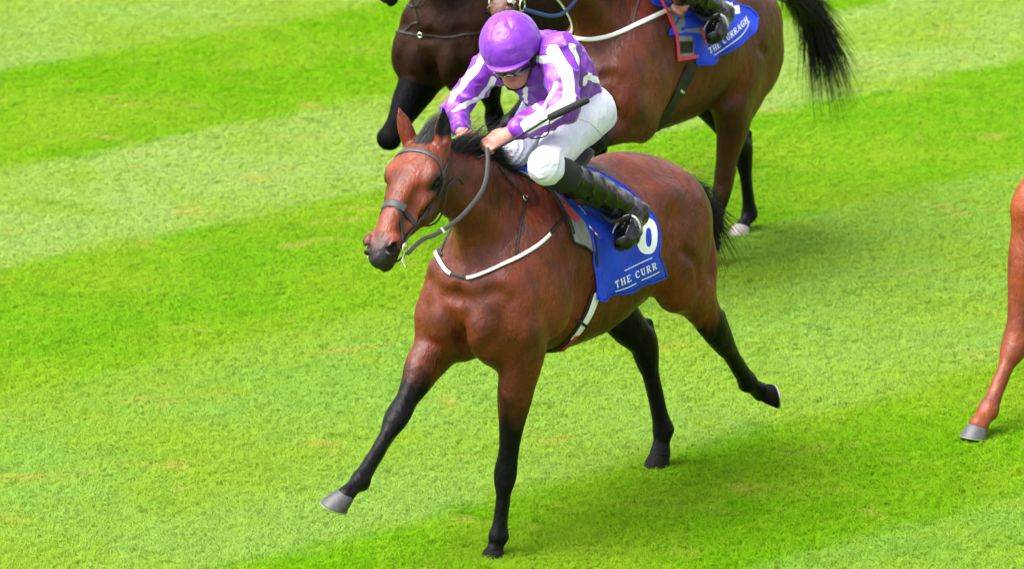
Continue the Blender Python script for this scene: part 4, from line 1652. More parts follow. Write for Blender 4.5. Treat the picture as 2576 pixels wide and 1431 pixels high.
def make_jockey(fr, label, J, m_silk, m_cap, m_breech):
    jk = empty('person', fr, label, 'person')
    body = Vol((-1.02, -.52, 1.10), (.12, .56, 2.32), .0060)


    limb_vol(body, J, -.007)
    head_into(body, J)
    PALL = A0.locd(-.2 * CR - .5 * CU + .8 * CF)
    hand_chain(body, J['wrL'], J['haL'], np.array([-.15, -.55, -.8]), -1)
    hand_chain(body, J['wrR'], J['haR'], np.array([-.15, .6, -.8]), 1)
    P, Q = body.mesh()
    P = relax(P, Q, 1, .3)
    lip = np.clip(1 - np.linalg.norm((P - hp(0, .094, -.123)) / [1, 1, 1], axis=1) / .022, 0, 1) * (np.abs((P - hp(0, 0, -.123)) @ hU) < .012)
    mesh_obj('body', P, Q, m_skin, jk, True, dict(lip=np.clip(lip * 2, 0, 1)))

    # silks
    sv = Vol((-1.0, -.52, 1.40), (.06, .56, 2.2), .0062)
    P0 = [J['pelvis'] + (.0, 0, -.005), J['pelvis'] * .6 + J['chest'] * .4 + (0, 0, .02), J['chest'] + (-.01, 0, .02), J['neck'] + (-.005, 0, -.02)]
    sv.chain(P0, np.array([.142, .158, .178, .115]), np.array([.112, .140, .142, .092]), k=.03)
    for s in 'LR':
        sv.chain([J['neck'] + (-.03, 0, -.005), J['sh' + s]], [.078, .078], k=.05)
        a, b, c = J['sh' + s], J['el' + s], J['wr' + s]
        w_ = 1 if s == 'L' else .86
        sv.chain([a, (a + b) / 2, b], np.array([.074, .064, .056]) * w_, k=.03)
        sv.chain([b, b * .55 + c * .45, c * .93 + b * .07], np.array([.055, .052, .036]) * w_, k=.025)
    sv.chain([J['neck'] + (.0, 0, .0), J['neck'] + (.035, 0, .02)], [.072, .066], k=.03)
    wcut = unit(J['pelvis'] - J['chest'])
    sv.plane(J['pelvis'] + wcut * .045, wcut)
    P, Q = sv.mesh()
    P = relax(P, Q, 1, .4)
    n = vnormals(P, Q)
    PN = P.copy()
    wr_ = vnoise(P * [1, 1.3, 1], 11) * .010 + (1 - np.abs(vnoise(P * [1.4, 1, 1.1] + 5, 17))) ** 3 * .013 + vnoise(P, 45) * .0015
    P = P + n * wr_[:, None]
    sbvh = BVHTree.FromPolygons([Vector(p) for p in PN], Q.tolist())


    def jhit(bv, x, y):
        o, d = A0.pr(x, y)
        q, nn, _, _ = bv.ray_cast(Vector(o), Vector(d))
        if q is None:
            q, nn, _, _ = bv.find_nearest(Vector(o + d * 20.0))
        return np.array(q), np.array(nn)


    STR = [([(1392, 128), (1406, 150), (1418, 175), (1428, 200), (1432, 228), (1428, 255), (1405, 278), (1368, 300), (1330, 318)], .024),
           ([(1350, 149), (1372, 151), (1400, 148)], .014),
           ([(1400, 212), (1392, 240), (1370, 268), (1345, 292), (1316, 314)], .008),
           ([(1438, 118), (1447, 138), (1454, 162)], .014),
           ([(1474, 191), (1486, 197), (1508, 212), (1522, 232)], .012),
           ([(1321, 216), (1324, 243), (1335, 262), (1352, 272)], .010),
           ([(1214, 150), (1196, 176), (1175, 200), (1152, 225), (1136, 246)], .020),
           ([(1242, 197), (1228, 221), (1203, 243), (1168, 266), (1146, 282)], .012)]
    white = np.full(len(P), 1.0)
    for pts, hw in STR:
        C = np.array([jhit(sbvh, *p)[0] for p in catmull(pts, 6)])
        for i in range(len(C) - 1):
            ab = C[i + 1] - C[i]
            if np.linalg.norm(ab) > .06:
                continue
            t = np.clip(((PN - C[i]) @ ab) / max(ab @ ab, 1e-9), 0, 1)
            white = np.minimum(white, np.linalg.norm(PN - C[i] - t[:, None] * ab, axis=1) - hw)
    # the same bands on the far side of the body and the hem
    mesh_obj('silks', P, Q, m_silk, jk, True, dict(white=white))

    # breeches
    bv = Vol((-1.05, -.42, 1.38), (.05, .42, 1.95), .0064)
    bv.chain([J['pelvis'] + (-.02, 0, -.02), J['pelvis'] * .75 + J['chest'] * .25], [.130, .134], [.106, .104], k=.04)
    for s, sg in (('L', 1), ('R', -1)):
        a, b, c = J['hip' + s], J['kn' + s], J['an' + s]
        bv.chain([a + (-.035, .02 * sg, -.01), a * .55 + b * .45, b], [.099, .088, .064], [.108, .096, .070], k=.04)
        bv.ell(b + unit(b - a) * .004, (.062, .062, .062), k=.03)
        bv.chain([b, b + (c - b) * .13], [.064, .062], k=.02)
        cd_ = unit(c - b)
    P, Q = bv.mesh()
    P = relax(P, Q, 1, .4)
    n = vnormals(P, Q)
    kn = np.exp(-np.minimum(np.linalg.norm(P - J['knL'], axis=1), np.linalg.norm(P - J['knR'], axis=1)) ** 2 / .02)
    fold = 1 - np.abs(vnoise(P @ np.array([[1, .3, .2], [0, 1, 0], [.9, 0, 1]]) * [1.6, 1, 1] + 9, 21))
    fold2 = 1 - np.abs(vnoise(P @ np.array([[1, .2, .5], [0, 1, 0], [.4, 0, 1]]) * [1.8, 1, 1.2] + 2, 9))
    P = P + n * ((vnoise(P, 9) * .005 + np.exp(-((1 - fold) * 4.5) ** 2) * (.002 + .0035 * kn) + np.exp(-((1 - fold2) * 5) ** 2) * .004 - .003))[:, None]
    mesh_obj('breeches', P, Q, m_breech, jk)
    bbvh = BVHTree.FromPolygons([Vector(p) for p in P], Q.tolist())
    C = [jhit(bbvh, x, y) for x, y in catmull([(1398, 303), (1440, 297), (1480, 309), (1505, 330), (1514, 342)], 6)]
    mb = MB()
    mb.ribbon([c[0] for c in C], [c[1] for c in C], .005, .0012)
    mb.build('seam', plain('seam thread', (.42, .40, .40), .8), jk)

    # boots
    for s, sg in (('L', 1), ('R', -1)):
        a, b = J['kn' + s], J['an' + s]
        d_ = unit(b - a)
        lo_, hi_ = np.minimum(a, b) - .22, np.maximum(a, b) + .24
        V = Vol(lo_, hi_, .005)
        toe = A0.locd(-.22 * CR - .62 * CU - .76 * CF)
        toe = unit(mir(toe, sg))
        heel = b + mir(A0.locd(.042 * CR - .012 * CU + .01 * CF), sg)
        ball = heel + toe * .125 + mir(A0.locd(-.018 * CR), sg)
        tip = heel + toe * .195 + mir(A0.locd(-.022 * CR), sg)
        top = a + d_ * .15
        V.chain([top, a * .45 + b * .55, b - d_ * .05, b + d_ * .005], [.067, .070, .062, .058], k=.02)
        V.chain([b, heel], [.040, .033], k=.03)
        V.chain([heel, (heel + ball) / 2 + mir(A0.locd(-.012 * CR), sg), ball, tip], [.042, .052, .056, .046], [.042, .056, .052, .040], side=(0, 1, 0), k=.03)
        V.plane(top + d_ * .004, -d_, lo=top - .10, hi=top + .10)
        V.ell(top, (.060, .060, .060), k=.006, op='sub')
        P, Q = V.mesh()
        n = vnormals(P, Q)
        w_ = 1 - sstep(np.abs((P - b) @ d_ + .03), .02, .12)
        ring_ = np.sin(((P - b) @ d_) * 75 + vnoise(P, 9) * 7)
        P = P + n * (ring_ * .0075 * w_ * (.4 + .6 * vnoise(P + 8, 12)) + vnoise(P, 16) * .003 + (1 - np.abs(vnoise(P + 3, 15))) ** 3 * .007)[:, None]
        boot = mesh_obj('boot', P, Q, m_boot, jk)
        # black legging between breeches and boot
        V = Vol(np.minimum(a, b) - .12, np.maximum(a, b) + .12, .0055)
        V.chain([a + d_ * .02, a + d_ * .10, a + d_ * .19], [.071, .072, .066], k=.01)
        V.plane(a + d_ * .045, -d_)
        V.plane(a + d_ * .18, d_)
        P, Q = V.mesh()
        n = vnormals(P, Q)
        P = P + n * (vnoise(P, 18) * .002)[:, None]
        mesh_obj('legging', P, Q, m_sock, jk)
        if s == 'L':
            BOOT = (b, toe, heel, ball, tip)

    # cap on the helmet, peak, seams, button
    nu, nv = 72, 40
    V, F = [], []
    for i in range(nv + 1):
        th = (math.pi * .60) * i / nv
        for j in range(nu):
            ph = 2 * math.pi * j / nu
            x, y, z = math.sin(th) * math.cos(ph), math.sin(th) * math.sin(ph), math.cos(th)
            V.append(hp(.108 * x, .128 * y, .112 * z - .010 * (y > 0) * y))
    for i in range(nv):
        for j in range(nu):
            j2 = (j + 1) % nu
            F.append((i * nu + j, (i + 1) * nu + j, (i + 1) * nu + j2, i * nu + j2))
    V = np.array(V)
    ph = np.tile(2 * math.pi * np.arange(nu) / nu, nv + 1)
    th = np.repeat(math.pi * .60 * np.arange(nv + 1) / nv, nu)
    r_ = unit
    dirn = (V - hc) / np.linalg.norm(V - hc, axis=1)[:, None]
    panel = np.abs(np.sin(ph * 3)) ** .35
    wri = (1 - np.abs(vnoise(np.stack([ph * 0 + dirn @ hLft * 3, dirn @ hF * 3, th * 1.2], 1) + 4, 2.6))) * .006
    gather = np.sin(ph * 26 + 3 * vnoise(dirn * 3, 1.0)) * .0016 * sstep(th, 1.35, 1.75)
    V = V + dirn * (panel * .0026 + wri * .75 * sstep(th, .1, .5) + gather)[:, None]
    V = np.vstack([V])
    o = mesh_obj('helmet_cap', V, np.array(F), m_cap, jk, True, dict(white=np.full(len(V), 1.0)))
    sm = o.modifiers.new('thickness', 'SOLIDIFY')
    sm.thickness = .012
    sm.offset = -1
    mb = MB()
    for k in range(6):
        pts = []
        for t in np.linspace(.03, 1.72, 22):
            p = k * math.pi / 3
            x, y, z = math.sin(t) * math.cos(p), math.sin(t) * math.sin(p), math.cos(t)
            pts.append(hp(.1125 * x, .1325 * y, .1165 * z - .010 * (y > 0) * y))
        mb.tube(pts, .0030, 5)
    mb.build('seam', m_band, o)
    mb = MB()
    mb.tube([hp(0, 0, .108), hp(0, 0, .117), hp(0, 0, .121)], [.012, .012, .006], 12)
    mb.build('button', m_cap, o)
    # elastic band round the rim
    band = [hp(.110 * math.cos(p), .131 * math.sin(p), -.024 - .010 * max(0, math.sin(p))) for p in np.linspace(0, 2 * math.pi, 60, endpoint=False)]
    V, F = [], []
    for i, p in enumerate(band):
        dr = unit(p - hp(0, 0, -.024))
        for (u_, f_) in ((.016, 0.001), (.012, .0065), (-.012, .0075), (-.018, .002)):
            V.append(p + hU * u_ + dr * (f_ + .0012 * math.sin(i * 1.9)))
    for i in range(60):
        i2 = (i + 1) % 60
        for k in range(3):
            F.append((i * 4 + k, i2 * 4 + k, i2 * 4 + k + 1, i * 4 + k + 1))
    mesh_obj('elastic_band', V, F, m_band, o, True, dict(white=np.full(len(V), 1.0)))
    # peak
    V, F = [], []
    na, nr = 30, 5
    for i in range(na + 1):
        p = math.radians(12 + 156 * i / na)
        for k in range(nr + 1):
            t = k / nr
            w = math.sin((p - math.radians(12)) / math.radians(156) * math.pi) ** .6
            V.append(hp(.107 * math.cos(p) * (1 + .04 * t * w), .127 * math.sin(p) + .038 * t * w, -.034 - .016 * t * w - .012 * math.sin(p)))
    for i in range(na):
        for k in range(nr):
            a = i * (nr + 1) + k
            F.append((a, a + 1, a + nr + 2, a + nr + 1))
    pk = mesh_obj('peak', V, np.array(F), m_cap, jk, True, dict(white=np.full(len(V), 1.0)))
    sm = pk.modifiers.new('thickness', 'SOLIDIFY')
    sm.thickness = .006
    sm.offset = 0
    # goggles: wrapped lens and strap
    V, F = [], []
    na, nr = 28, 6
    for i in range(na + 1):
        p = math.radians(20 + 140 * i / na)
        hh = .033 * (1 - .15 * abs(math.cos(p)))
        dip = .010 * math.exp(-((p - math.pi / 2) / .16) ** 2)
        for k in range(nr + 1):
            t = k / nr * 2 - 1
            V.append(hp((.084) * math.cos(p), .030 + .094 * math.sin(p) + .006 * (1 - t * t), -.068 + (hh * t if t > 0 else (hh - dip) * t)))
    for i in range(na):
        for k in range(nr):
            a = i * (nr + 1) + k
            F.append((a, a + 1, a + nr + 2, a + nr + 1))
    gg = mesh_obj('goggles', V, np.array(F), m_gog, jk)
    sm = gg.modifiers.new('thickness', 'SOLIDIFY')
    sm.thickness = .006
    sm.offset = 0
    mb = MB()
    for s in (1, -1):
        mb.ribbon([hp(.078 * s, .055, -.060), hp(.088 * s, .01, -.040), hp(.085 * s, -.04, -.022)], [hLft * s] * 3, .034, .004)
        mb.ribbon([hp(.088 * s, .005, -.025), hp(.080 * s, .012, -.075), hp(.064 * s, .035, -.130), hp(.03 * s, .055, -.176), hp(0, .060, -.184)],
                  [hLft * s, hLft * s, hLft * s - hU * .5, -hU, -hU], .024, .003)
    mb.build('helmet_harness', m_strapk, jk)
    # dark skull cap showing round the back and sides under the helmet
    V, F = [], []
    na, nr = 40, 6
    for i in range(na + 1):
        p = math.radians(158 + 224 * i / na)
        for k in range(nr + 1):
            t = k / nr
            V.append(hp((.100 - .018 * t) * math.cos(p), (.118 - .030 * t) * math.sin(p), -.020 - (.085 - .03 * max(0, -math.sin(p))) * t))
    for i in range(na):
        for k in range(nr):
            a = i * (nr + 1) + k
            F.append((a, a + 1, a + nr + 2, a + nr + 1))
    sk = mesh_obj('skull_cap', V, np.array(F), m_strapk, jk)
    sm = sk.modifiers.new('thickness', 'SOLIDIFY')
    sm.thickness = .008
    # white collar
    mb = MB()
    cc_ = J['neck'] + (.035, 0, .02)
    axn = unit(hp(0, -.02, -.09) - J['neck'])
    e1 = unit(np.cross(axn, (0, 1, 0)))
    e2 = np.cross(axn, e1)
    ring = [cc_ + .066 * (e1 * math.cos(t) + e2 * math.sin(t)) for t in np.linspace(0, 2 * math.pi, 40, endpoint=False)]
    mb.ribbon(ring, [unit(r - cc_) for r in ring], .030, .006, closed=True)
    mb.build('collar', m_breech, jk)

    return jk, BOOT


jk, BOOT = make_jockey(A0, 'jockey crouched in purple and white silks and white breeches on the front horse', J, m_silk, m_cap, m_breech)

# whip in the left hand
wh = empty('whip', A0, 'black riding whip with thick foam handle held in the left hand of the purple jockey', 'whip')
wt, wm, wk = A0.pl(1477, 252, .42), A0.pl(1383, 296, .35), A0.pl(1262, 352, .125)
wk = J['haL'] + np.array([.01, .030, -.020])
wdir = unit(wt - wk)
mb = MB()
mb.tube([wt + wdir * .006, wt, wm * .7 + wt * .3, wm + (wm - wt) * .02], [.012, .0155, .0165, .015], 12)
mb.build('handle', m_grip, wh)
mb = MB()
tipw = wk - wdir * .10
mb.tube(catmull([wm, wm * .5 + wk * .5 + (0, 0, -.004), wk, tipw], 6), .0052, 8)
mb.build('shaft', m_strapk, wh)
mb = MB()
mb.ribbon([tipw + wdir * .02, tipw - wdir * .02, tipw - wdir * .06], [(0, 1, 0)] * 3, [.012, .022, .026], .004)
mb.build('flap', m_strapk, wh)
mb = MB()
lp = [wm * .35 + wk * .65, A0.pl(1318, 343, .16), A0.pl(1345, 349, .2), A0.pl(1378, 338, .24), wm]
mb.tube(catmull(lp, 6), .0028, 6)
mb.build('wrist_loop', m_strapk, wh)

# stirrups
m_iron = plain('pale stirrup iron', (0.62, 0.62, 0.60), .4)
b_, toe_, heel_, ball_, tip_ = BOOT
for sg in (1, -1):
    M1 = lambda p: np.array([p[0], p[1] * sg, p[2]])
    ax_ = M1(toe_)
    ctr = M1(ball_)
    upv = unit(M1(unit(np.array([-.35, .10, .93]))))
    upv = unit(upv - ax_ * (upv @ ax_))
    sdv = np.cross(ax_, upv)
    mb = MB()
    path = [ctr - upv * .036 - sdv * .052, ctr - upv * .036 + sdv * .052]
    arch = [ctr + sdv * (.056 * math.cos(t)) + upv * (-.03 + .115 * math.sin(t)) for t in np.linspace(0, math.pi, 16)]
    mb.tube([*path[::-1]], .010, 8, flat=.6)
    mb.tube(arch, .0048, 8)
    mb.build('stirrup', m_iron, saddle_root)
    mb = MB()
    top = ctr + upv * .085
    lt = catmull([top, M1(np.array([-.50, .315, 1.36])), M1(np.array([-.47, .25, 1.47]))], 6)
    mb.ribbon(lt, [M1(np.array([0, 1, .2]))] * len(lt), .018, .004)
    mb.build('stirrup_leather', m_sock, saddle_root)

# ------------------------------------------------------------------ mane, forelock and tail of the front bay
def crest_roots(h, S, n, u0, u1, seed, spread=.022):
    r = np.random.default_rng(seed)
    out = []
    nk = [np.array(q[0], float) for q in S['neck']]
    path = catmull([(-.46, 0, 1.5), nk[0] + (-.08, 0, .2), nk[1] + (-.1, 0, .15), nk[2] + (-.08, 0, .12), np.array(S['head'](-.02, -.12, 0)), np.array(S['head'](-.01, -.04, 0))], 14)
    for i in range(n):
        t = r.uniform(u0, u1) * (len(path) - 1)
        k = int(t)
        p = path[k] + (path[min(k + 1, len(path) - 1)] - path[k]) * (t - k)
        tan = unit(path[min(k + 1, len(path) - 1)] - path[max(k - 1, 0)])
        upn = unit(np.cross(tan, (0, 1, 0)))
        if upn[2] < 0:
            upn = -upn
        o = p + upn * .5 + np.array([0, r.normal() * spread, 0])
        q, nn, _, _ = h.bvh.ray_cast(Vector(o), Vector(-upn))
        if q is not None:
            out.append((np.array(q) - upn * .004, tan, upn, t / (len(path) - 1)))
    return out


def make_mane(h, S, m, seed=3, n=1500, lift=1.0, m2=None):
    r = np.random.default_rng(seed)
    R_ = crest_roots(h, S, n, 0.02, .76, seed)
    roots, dirs, lens = [], [], []
    ph = r.uniform(0, 6, 18)
    for p, tan, upn, t in R_:
        cl = ph[int(np.clip(t * 17 + .3 * r.normal(), 0, 17))]
        roots.append(p)
        up_ = (.22 + .40 * t * lift + .25 * math.sin(cl * 3))
        dirs.append(-tan * (1.0 + .2 * r.normal()) + upn * max(.10, up_ + .09 * r.normal()) + np.array([0, .45 * math.sin(cl) + .13 * r.normal(), 0]))
        lens.append((.035 + .045 * sstep(t, .2, .4) + .14 * sstep(t, .52, .75)) * r.uniform(.6, 1.25))
        if t > .3 and r.uniform() < .14:
            dirs[-1] = -tan * .55 + upn * (.8 + .2 * r.normal()) + np.array([0, .5 * math.sin(cl) + .1 * r.normal(), 0])
            lens[-1] *= 1.35
    strands('mane', roots, dirs, lens, m, h.root, width=.0010, sag=.35, seg=7, curl=.12, seed=seed)
    # forelock
    H_ = S['head']
    roots, dirs, lens = [], [], []
    for i in range(int(n * .22)):
        p, nn = surf(h.bvh, H_(.01 + .03 * r.normal() * .5, -.03, -.006 + .010 * r.normal()), -.003)
        roots.append(p)
        dirs.append(-H_.d * 1.0 + H_.n * .05 + H_.l * (.24 + .07 * r.normal()) + r.normal(size=3) * .05)
        lens.append(r.uniform(.10, .22))
    return strands('forelock', roots, dirs, lens, m2 or m_hair2, h.root, width=.0009, sag=.25, seg=7, curl=.10, seed=seed + 1)


make_mane(bay, MAIN, m_hair, n=5200)


def make_tail(h, base, path, m, n=700, w=(.02, .05, .03), L=(.25, .55), seed=5, sag=.35, curl=.08, name='tail', spread=.28):
    """dock along path with hair leaving it"""
    r = np.random.default_rng(seed)
    C = catmull(path, 10)
    mb = MB()
    rad = np.interp(np.linspace(0, 1, len(C)), [0, .5, 1], [.034, .026, .010])
    mb.tube(C, rad, 12)
    t_ = mb.build(name, m, h.root)
    roots, dirs, lens = [], [], []
    for i in range(n):
        t = r.uniform(0, 1) ** .8
        k = min(int(t * (len(C) - 1)), len(C) - 2)
        p = C[k] + (C[k + 1] - C[k]) * (t * (len(C) - 1) - k)
        tan = unit(C[k + 1] - C[k])
        o = r.normal(size=3)
        o = unit(o - tan * (o @ tan))
        roots.append(p + o * rad[k] * .8)
        dirs.append(tan + o * spread * (.4 + r.uniform(0, 1)) + r.normal(size=3) * .08)
        lens.append(r.uniform(*L) * (.55 + .45 * t))
    strands('tail_hair', roots, dirs, lens, m, t_, width=.0019, sag=sag, seg=8, curl=curl, seed=seed)
    return t_


make_tail(bay, None, [(-1.42, 0, 1.23), (-1.50, 0, 1.235), (-1.58, -.01, 1.21), (-1.66, -.02, 1.15)], m_hair, n=2200, L=(.14, .34), seed=8, sag=.40, spread=.34)

# ------------------------------------------------------------------ the other horses
def frame_by(x, y, z, u, v, heading):
    """frame whose local point (u, v, z) is seen at x, y"""
    d = ray(x, y)
    p = CAM + d * ((z - CAMH) / d[2])
    f = Frame((0, 0, 0), heading)
    p = p - np.array([u, v, 0]) @ f.M
    return Frame((p[0], p[1], 0), heading)


def default_neck(Hd):
    return [((-.27, 0, 1.27), .150, .27, (0, 1, 0)), ((-.13, 0, 1.40), .112, .215, (0, 1, 0)), ((.01, 0, 1.54), .092, .165, (0, 1, 0)),
            (tuple(Hd(.06, -.15, 0) * .5 + np.array([.01, 0, 1.54]) * .5), .082, .135, (0, 1, 0)), (tuple(Hd(.07, -.12, 0)), .072, .100, tuple(Hd.l))]


def default_ears(Hd):
    return [(Hd(-.005, -.06, .06 * s), Hd(-.14, -.04, .075 * s), Hd.n * .8 + Hd.l * .5 * s) for s in (1, -1)]


# --- brown horse behind on the right
F2 = frame_by(1648, 300, .82, -.50, .05, math.radians(180 + 55))
H2 = Head(F2.pl(1342, -214, 0), HD.d + np.array([0, 0, 0]), np.array([-.15, 1, 0]))
L2 = {
    'LF': [(-.02, .19, 1.02), F2.pl(1612, 300, .19), F2.pl(1492, 362, .17), (0, 0, 0), (0, 0, 0)],
    'RF': [(.0, -.185, 1.04), (.02, -.18, .90), F2.pl(1352, 214, -.15), F2.pl(1282, 308, -.14), F2.pl(1262, 334, -.14)],
    'LH': [(-1.25, .17, 1.15), F2.pl(1838, 262, .19), F2.pl(1822, 452, .13), F2.pl(1800, 570, .12), F2.pl(1790, 600, .12)],
    'RH': [(-1.25, -.17, 1.15), (-1.10, -.16, .86), F2.pl(1868, 372, -.08), F2.pl(1886, 538, -.09), F2.pl(1866, 572, -.09)],
}
k2 = L2['LF'][2]
L2['LF'][3] = k2 + (-.14, -.07, .06)
L2['LF'][4] = k2 + (-.16, -.08, .10)
print('F2', F2.o, {k: [np.round(q, 2).tolist() for q in v] for k, v in L2.items()}, 'poll', np.round(H2.p, 2))
SPEC2 = dict(head=H2, legs=L2, neck=default_neck(H2), ears=default_ears(H2),
             points={'LF': (.0, .8, 1, 1, 1), 'RF': (.3, 1, 1, 1, 1), 'LH': (0, .35, .9, 1, 1), 'RH': (.6, 1, 1, 1, 1)},
             hoofax={'LF': (-.6, 0, .8), 'RF': _toloc(-.4, -.9, 0), 'LH': (.1, 0, -1), 'RH': (.4, 0, -.9)},
             toe={'LF': (.8, 0, .6), 'RF': (1, 0, .2), 'LH': (1, 0, 0), 'RH': (1, 0, 0)}, pale=('RH',))
m_bay2 = coat_material('dark bay coat', (0.056, 0.0105, 0.0045), (0.011, 0.0036, 0.0026), (0.140, 0.0250, 0.0060), rough=.42, muz=(0.10, 0.045, 0.032))
m_hoofp = plain('pale hoof', (0.30, 0.27, 0.25), .55, noise=.3, nscale=40)
mats2 = dict(coat=m_bay2, hoof=m_hoofp, hoofd=m_hoofd, shoe=m_shoe, eye=m_eye)
brown = Horse(F2, SPEC2, 0.0105, 'racehorse', 'brown racehorse at the top right with a long black tail streaming behind', mats2)
make_mane(brown, SPEC2, m_hair, n=900, seed=12, m2=m_hair)
tp = [F2.pl(1968, -10, -.02), F2.pl(1995, -14, -.04), F2.pl(2020, 0, -.06), F2.pl(2042, 40, -.06)]
make_tail(brown, None, tp, m_hair, n=2400, L=(.26, .54), seed=21, sag=.42, curl=.06, spread=.24)

# --- near-black horse behind on the left
F3 = frame_by(1112, 222, .83, .0, 0, math.radians(180 + 61))
H3 = Head((.30, 0, 1.84), HD.d, (0, 1, 0))
L3 = {
    'LF': [(-.0, .18, 1.02), F3.pl(1222, 165, .17), F3.pl(1244, 292, .10), F3.pl(1246, 372, .08), F3.pl(1240, 398, .08)],
    'RF': [(.02, -.185, 1.02), F3.pl(1062, 192, -.17), F3.pl(976, 355, -.12), (0, 0, 0), (0, 0, 0)],
    'LH': [(-1.25, .17, 1.15), (-1.10, .19, .86), (-1.42, .15, .58), (-1.48, .13, .22), (-1.44, .13, .12)],
    'RH': [(-1.25, -.17, 1.15), (-1.04, -.17, .84), (-1.38, -.10, .56), (-1.46, -.06, .14), (-1.42, -.06, .08)],
}
k3 = L3['RF'][2]
L3['RF'][3] = F3.pl(1022, 264, -.24)
L3['RF'][4] = F3.pl(1036, 236, -.25)
SPEC3 = dict(head=H3, legs=L3, neck=default_neck(H3), ears=default_ears(H3),
             points={k: (.5, 1, 1, 1, 1) for k in L3}, wide={'RF': 1.22},
             hoofax={'RF': (-.5, 0, 1), 'LF': (.1, 0, -1), 'LH': (.2, 0, -1), 'RH': (.1, 0, -1)},
             toe={'RF': (-.6, 0, .2), 'LF': (1, 0, 0), 'LH': (1, 0, 0), 'RH': (1, 0, 0)}, pale=())
m_blackc = coat_material('near black coat', (0.0125, 0.0045, 0.0022), (0.0035, 0.0018, 0.0012), (0.030, 0.0100, 0.0038), rough=.6, spec=.09)
dark = Horse(F3, SPEC3, 0.0115, 'racehorse', 'near black racehorse at the top left with only chest and forelegs in view', dict(mats2, coat=m_blackc))
make_mane(dark, SPEC3, m_hair, n=500, seed=14, m2=m_hair)
make_tail(dark, None, [(-1.50, 0, 1.24), (-1.60, 0, 1.22), (-1.68, 0, 1.14)], m_hair, n=500, L=(.25, .5), seed=9)
print('F3', F3.o, {k: [np.round(q, 2).tolist() for q in v] for k, v in L3.items()})
dq = [dark.hit(x, y) for x, y in ((989, 72), (1005, 80), (1030, 85), (1062, 90))]
dark_bp = empty('breastplate', F3, 'thin black breastplate strap on the near black horse behind', 'harness')
dark.strap('chest_strap', [(-.06, -.23, 1.22), (989, 72), (1005, 80), (1030, 85), (1062, 90), (1150, 92), (1260, 60), (-.05, .24, 1.25)], .010, m_leather, dark_bp, off=.003)
q_ = dark.hit(1058, 89)
if q_:
    mb = MB()
    mb.torus(q_[0] + q_[1] * .01, .012, .003, np.cross(unit(q_[1]), (0, 0, 1)), (0, 0, 1))
    mb.build('ring', m_metal, dark_bp)

# --- chestnut horse entering on the right
F4 = frame_by(2452, 1096, .02, .55, -.14, math.radians(180 + 52))
H4 = Head((.14, .05, 1.86), (.36, .22, -.90), (-.4, 1, .1))
L4 = {
    'RF': [(.03, -.185, 1.0), F4.pl(2604, 580, -.18), F4.pl(2553, 868, -.16), F4.pl(2486, 1030, -.15), F4.pl(2460, 1070, -.145)],
    'LF': [(-.0, .18, 1.02), (-.03, .17, .88), (-.10, .12, .46), (-.28, .10, .28), (-.33, .10, .22)],
    'LH': [(-1.25, .17, 1.15), (-1.165, .19, .875), (-1.60, .17, .60), (-1.85, .15, .28), (-1.93, .15, .22)],
    'RH': [(-1.25, -.17, 1.15), (-1.04, -.17, .84), (-1.38, -.10, .56), (-1.46, -.06, .14), (-1.42, -.06, .08)],
}
print('F4', F4.o, [np.round(q, 2).tolist() for q in L4['RF']])
SPEC4 = dict(head=H4, legs=L4, neck=default_neck(H4), ears=default_ears(H4), points={k: (0, 0, 0, 0, 0) for k in L4}, wide={'RF': 1.22},
             hoofax={'RF': (.35, 0, -.94), 'LF': (-.6, 0, -.8), 'LH': (-.7, 0, -.6), 'RH': (.1, 0, -1)},
             toe={'RF': (1, 0, .2), 'LF': (.8, 0, -.6), 'LH': (.6, 0, -.8), 'RH': (1, 0, 0)}, pale=('RF', 'LF', 'LH', 'RH'))
m_chest = coat_material('chestnut coat', (0.20, 0.038, 0.009), (0.07, 0.017, 0.012), (0.28, 0.060, 0.013), rough=.4, dappled=.7)
m_hooft = plain('grey hoof', (0.075, 0.073, 0.078), .55, noise=.5, nscale=30, bump=.3, bscale=80)
chest = Horse(F4, SPEC4, 0.0115, 'racehorse', 'chestnut racehorse entering at the right edge with one foreleg in view', dict(mats2, coat=m_chest, hoof=m_hooft))
m_hairr = plain('chestnut hair', (0.20, 0.055, 0.02), .45)
make_mane(chest, SPEC4, m_hairr, n=400, seed=15, m2=m_hairr)
make_tail(chest, None, [(-1.50, 0, 1.24), (-1.60, 0, 1.22), (-1.68, 0, 1.14)], m_hairr, n=500, L=(.25, .5), seed=10)

# ------------------------------------------------------------------ tack of the brown horse
c2_root = empty('saddle_cloth', F2, 'royal blue saddle cloth with lettering on the brown horse at the top right', 'saddle cloth')
P2 = lambda *a: uphi(brown, *a)
fr2 = [(-.27, 0.0), (-.30, .5), (-.34, .9), P2(1722, 20), P2(1738, 90), P2(1742, 130), P2(1748, 162)]
rr2 = [(-.62, 0.0), (-.77, .36), (-.83, .7), P2(1880, 22), P2(1893, 45)]
bb2 = [P2(1748, 162), P2(1772, 158), P2(1812, 136), P2(1850, 112), P2(1880, 84), P2(1893, 50)]
print('h2 cloth', np.round(fr2, 2).tolist(), np.round(rr2, 2).tolist(), np.round(bb2, 2).tolist())
cl2 = Drape(brown, fr2, rr2, bb2, seed=7.1, nt=50, ns=90, flare=.022)
cl2.build('cloth', m_blue, c2_root)
cl2.border('cloth_binding', m_blue, c2_root, w=.010)
x, y = 1786.0, 137.0
ex, ey = np.array([1.75, -1.22]), np.array([-.75, -2.2])
for i, ch in enumerate('THE CURRAGH'):
    if ch == ' ':
        x, y = x + ex[0] * 3, y + ex[1] * 3
        continue
    tw = i / 10
    e1_ = ex + np.array([-.25, -.35]) * tw
    quad_strip_decal('letter', letter_polys(ch, (x, y), e1_, ey), cl2.hit, m_print, c2_root)
    x, y = x + e1_[0] * 5.7, y + e1_[1] * 5.7
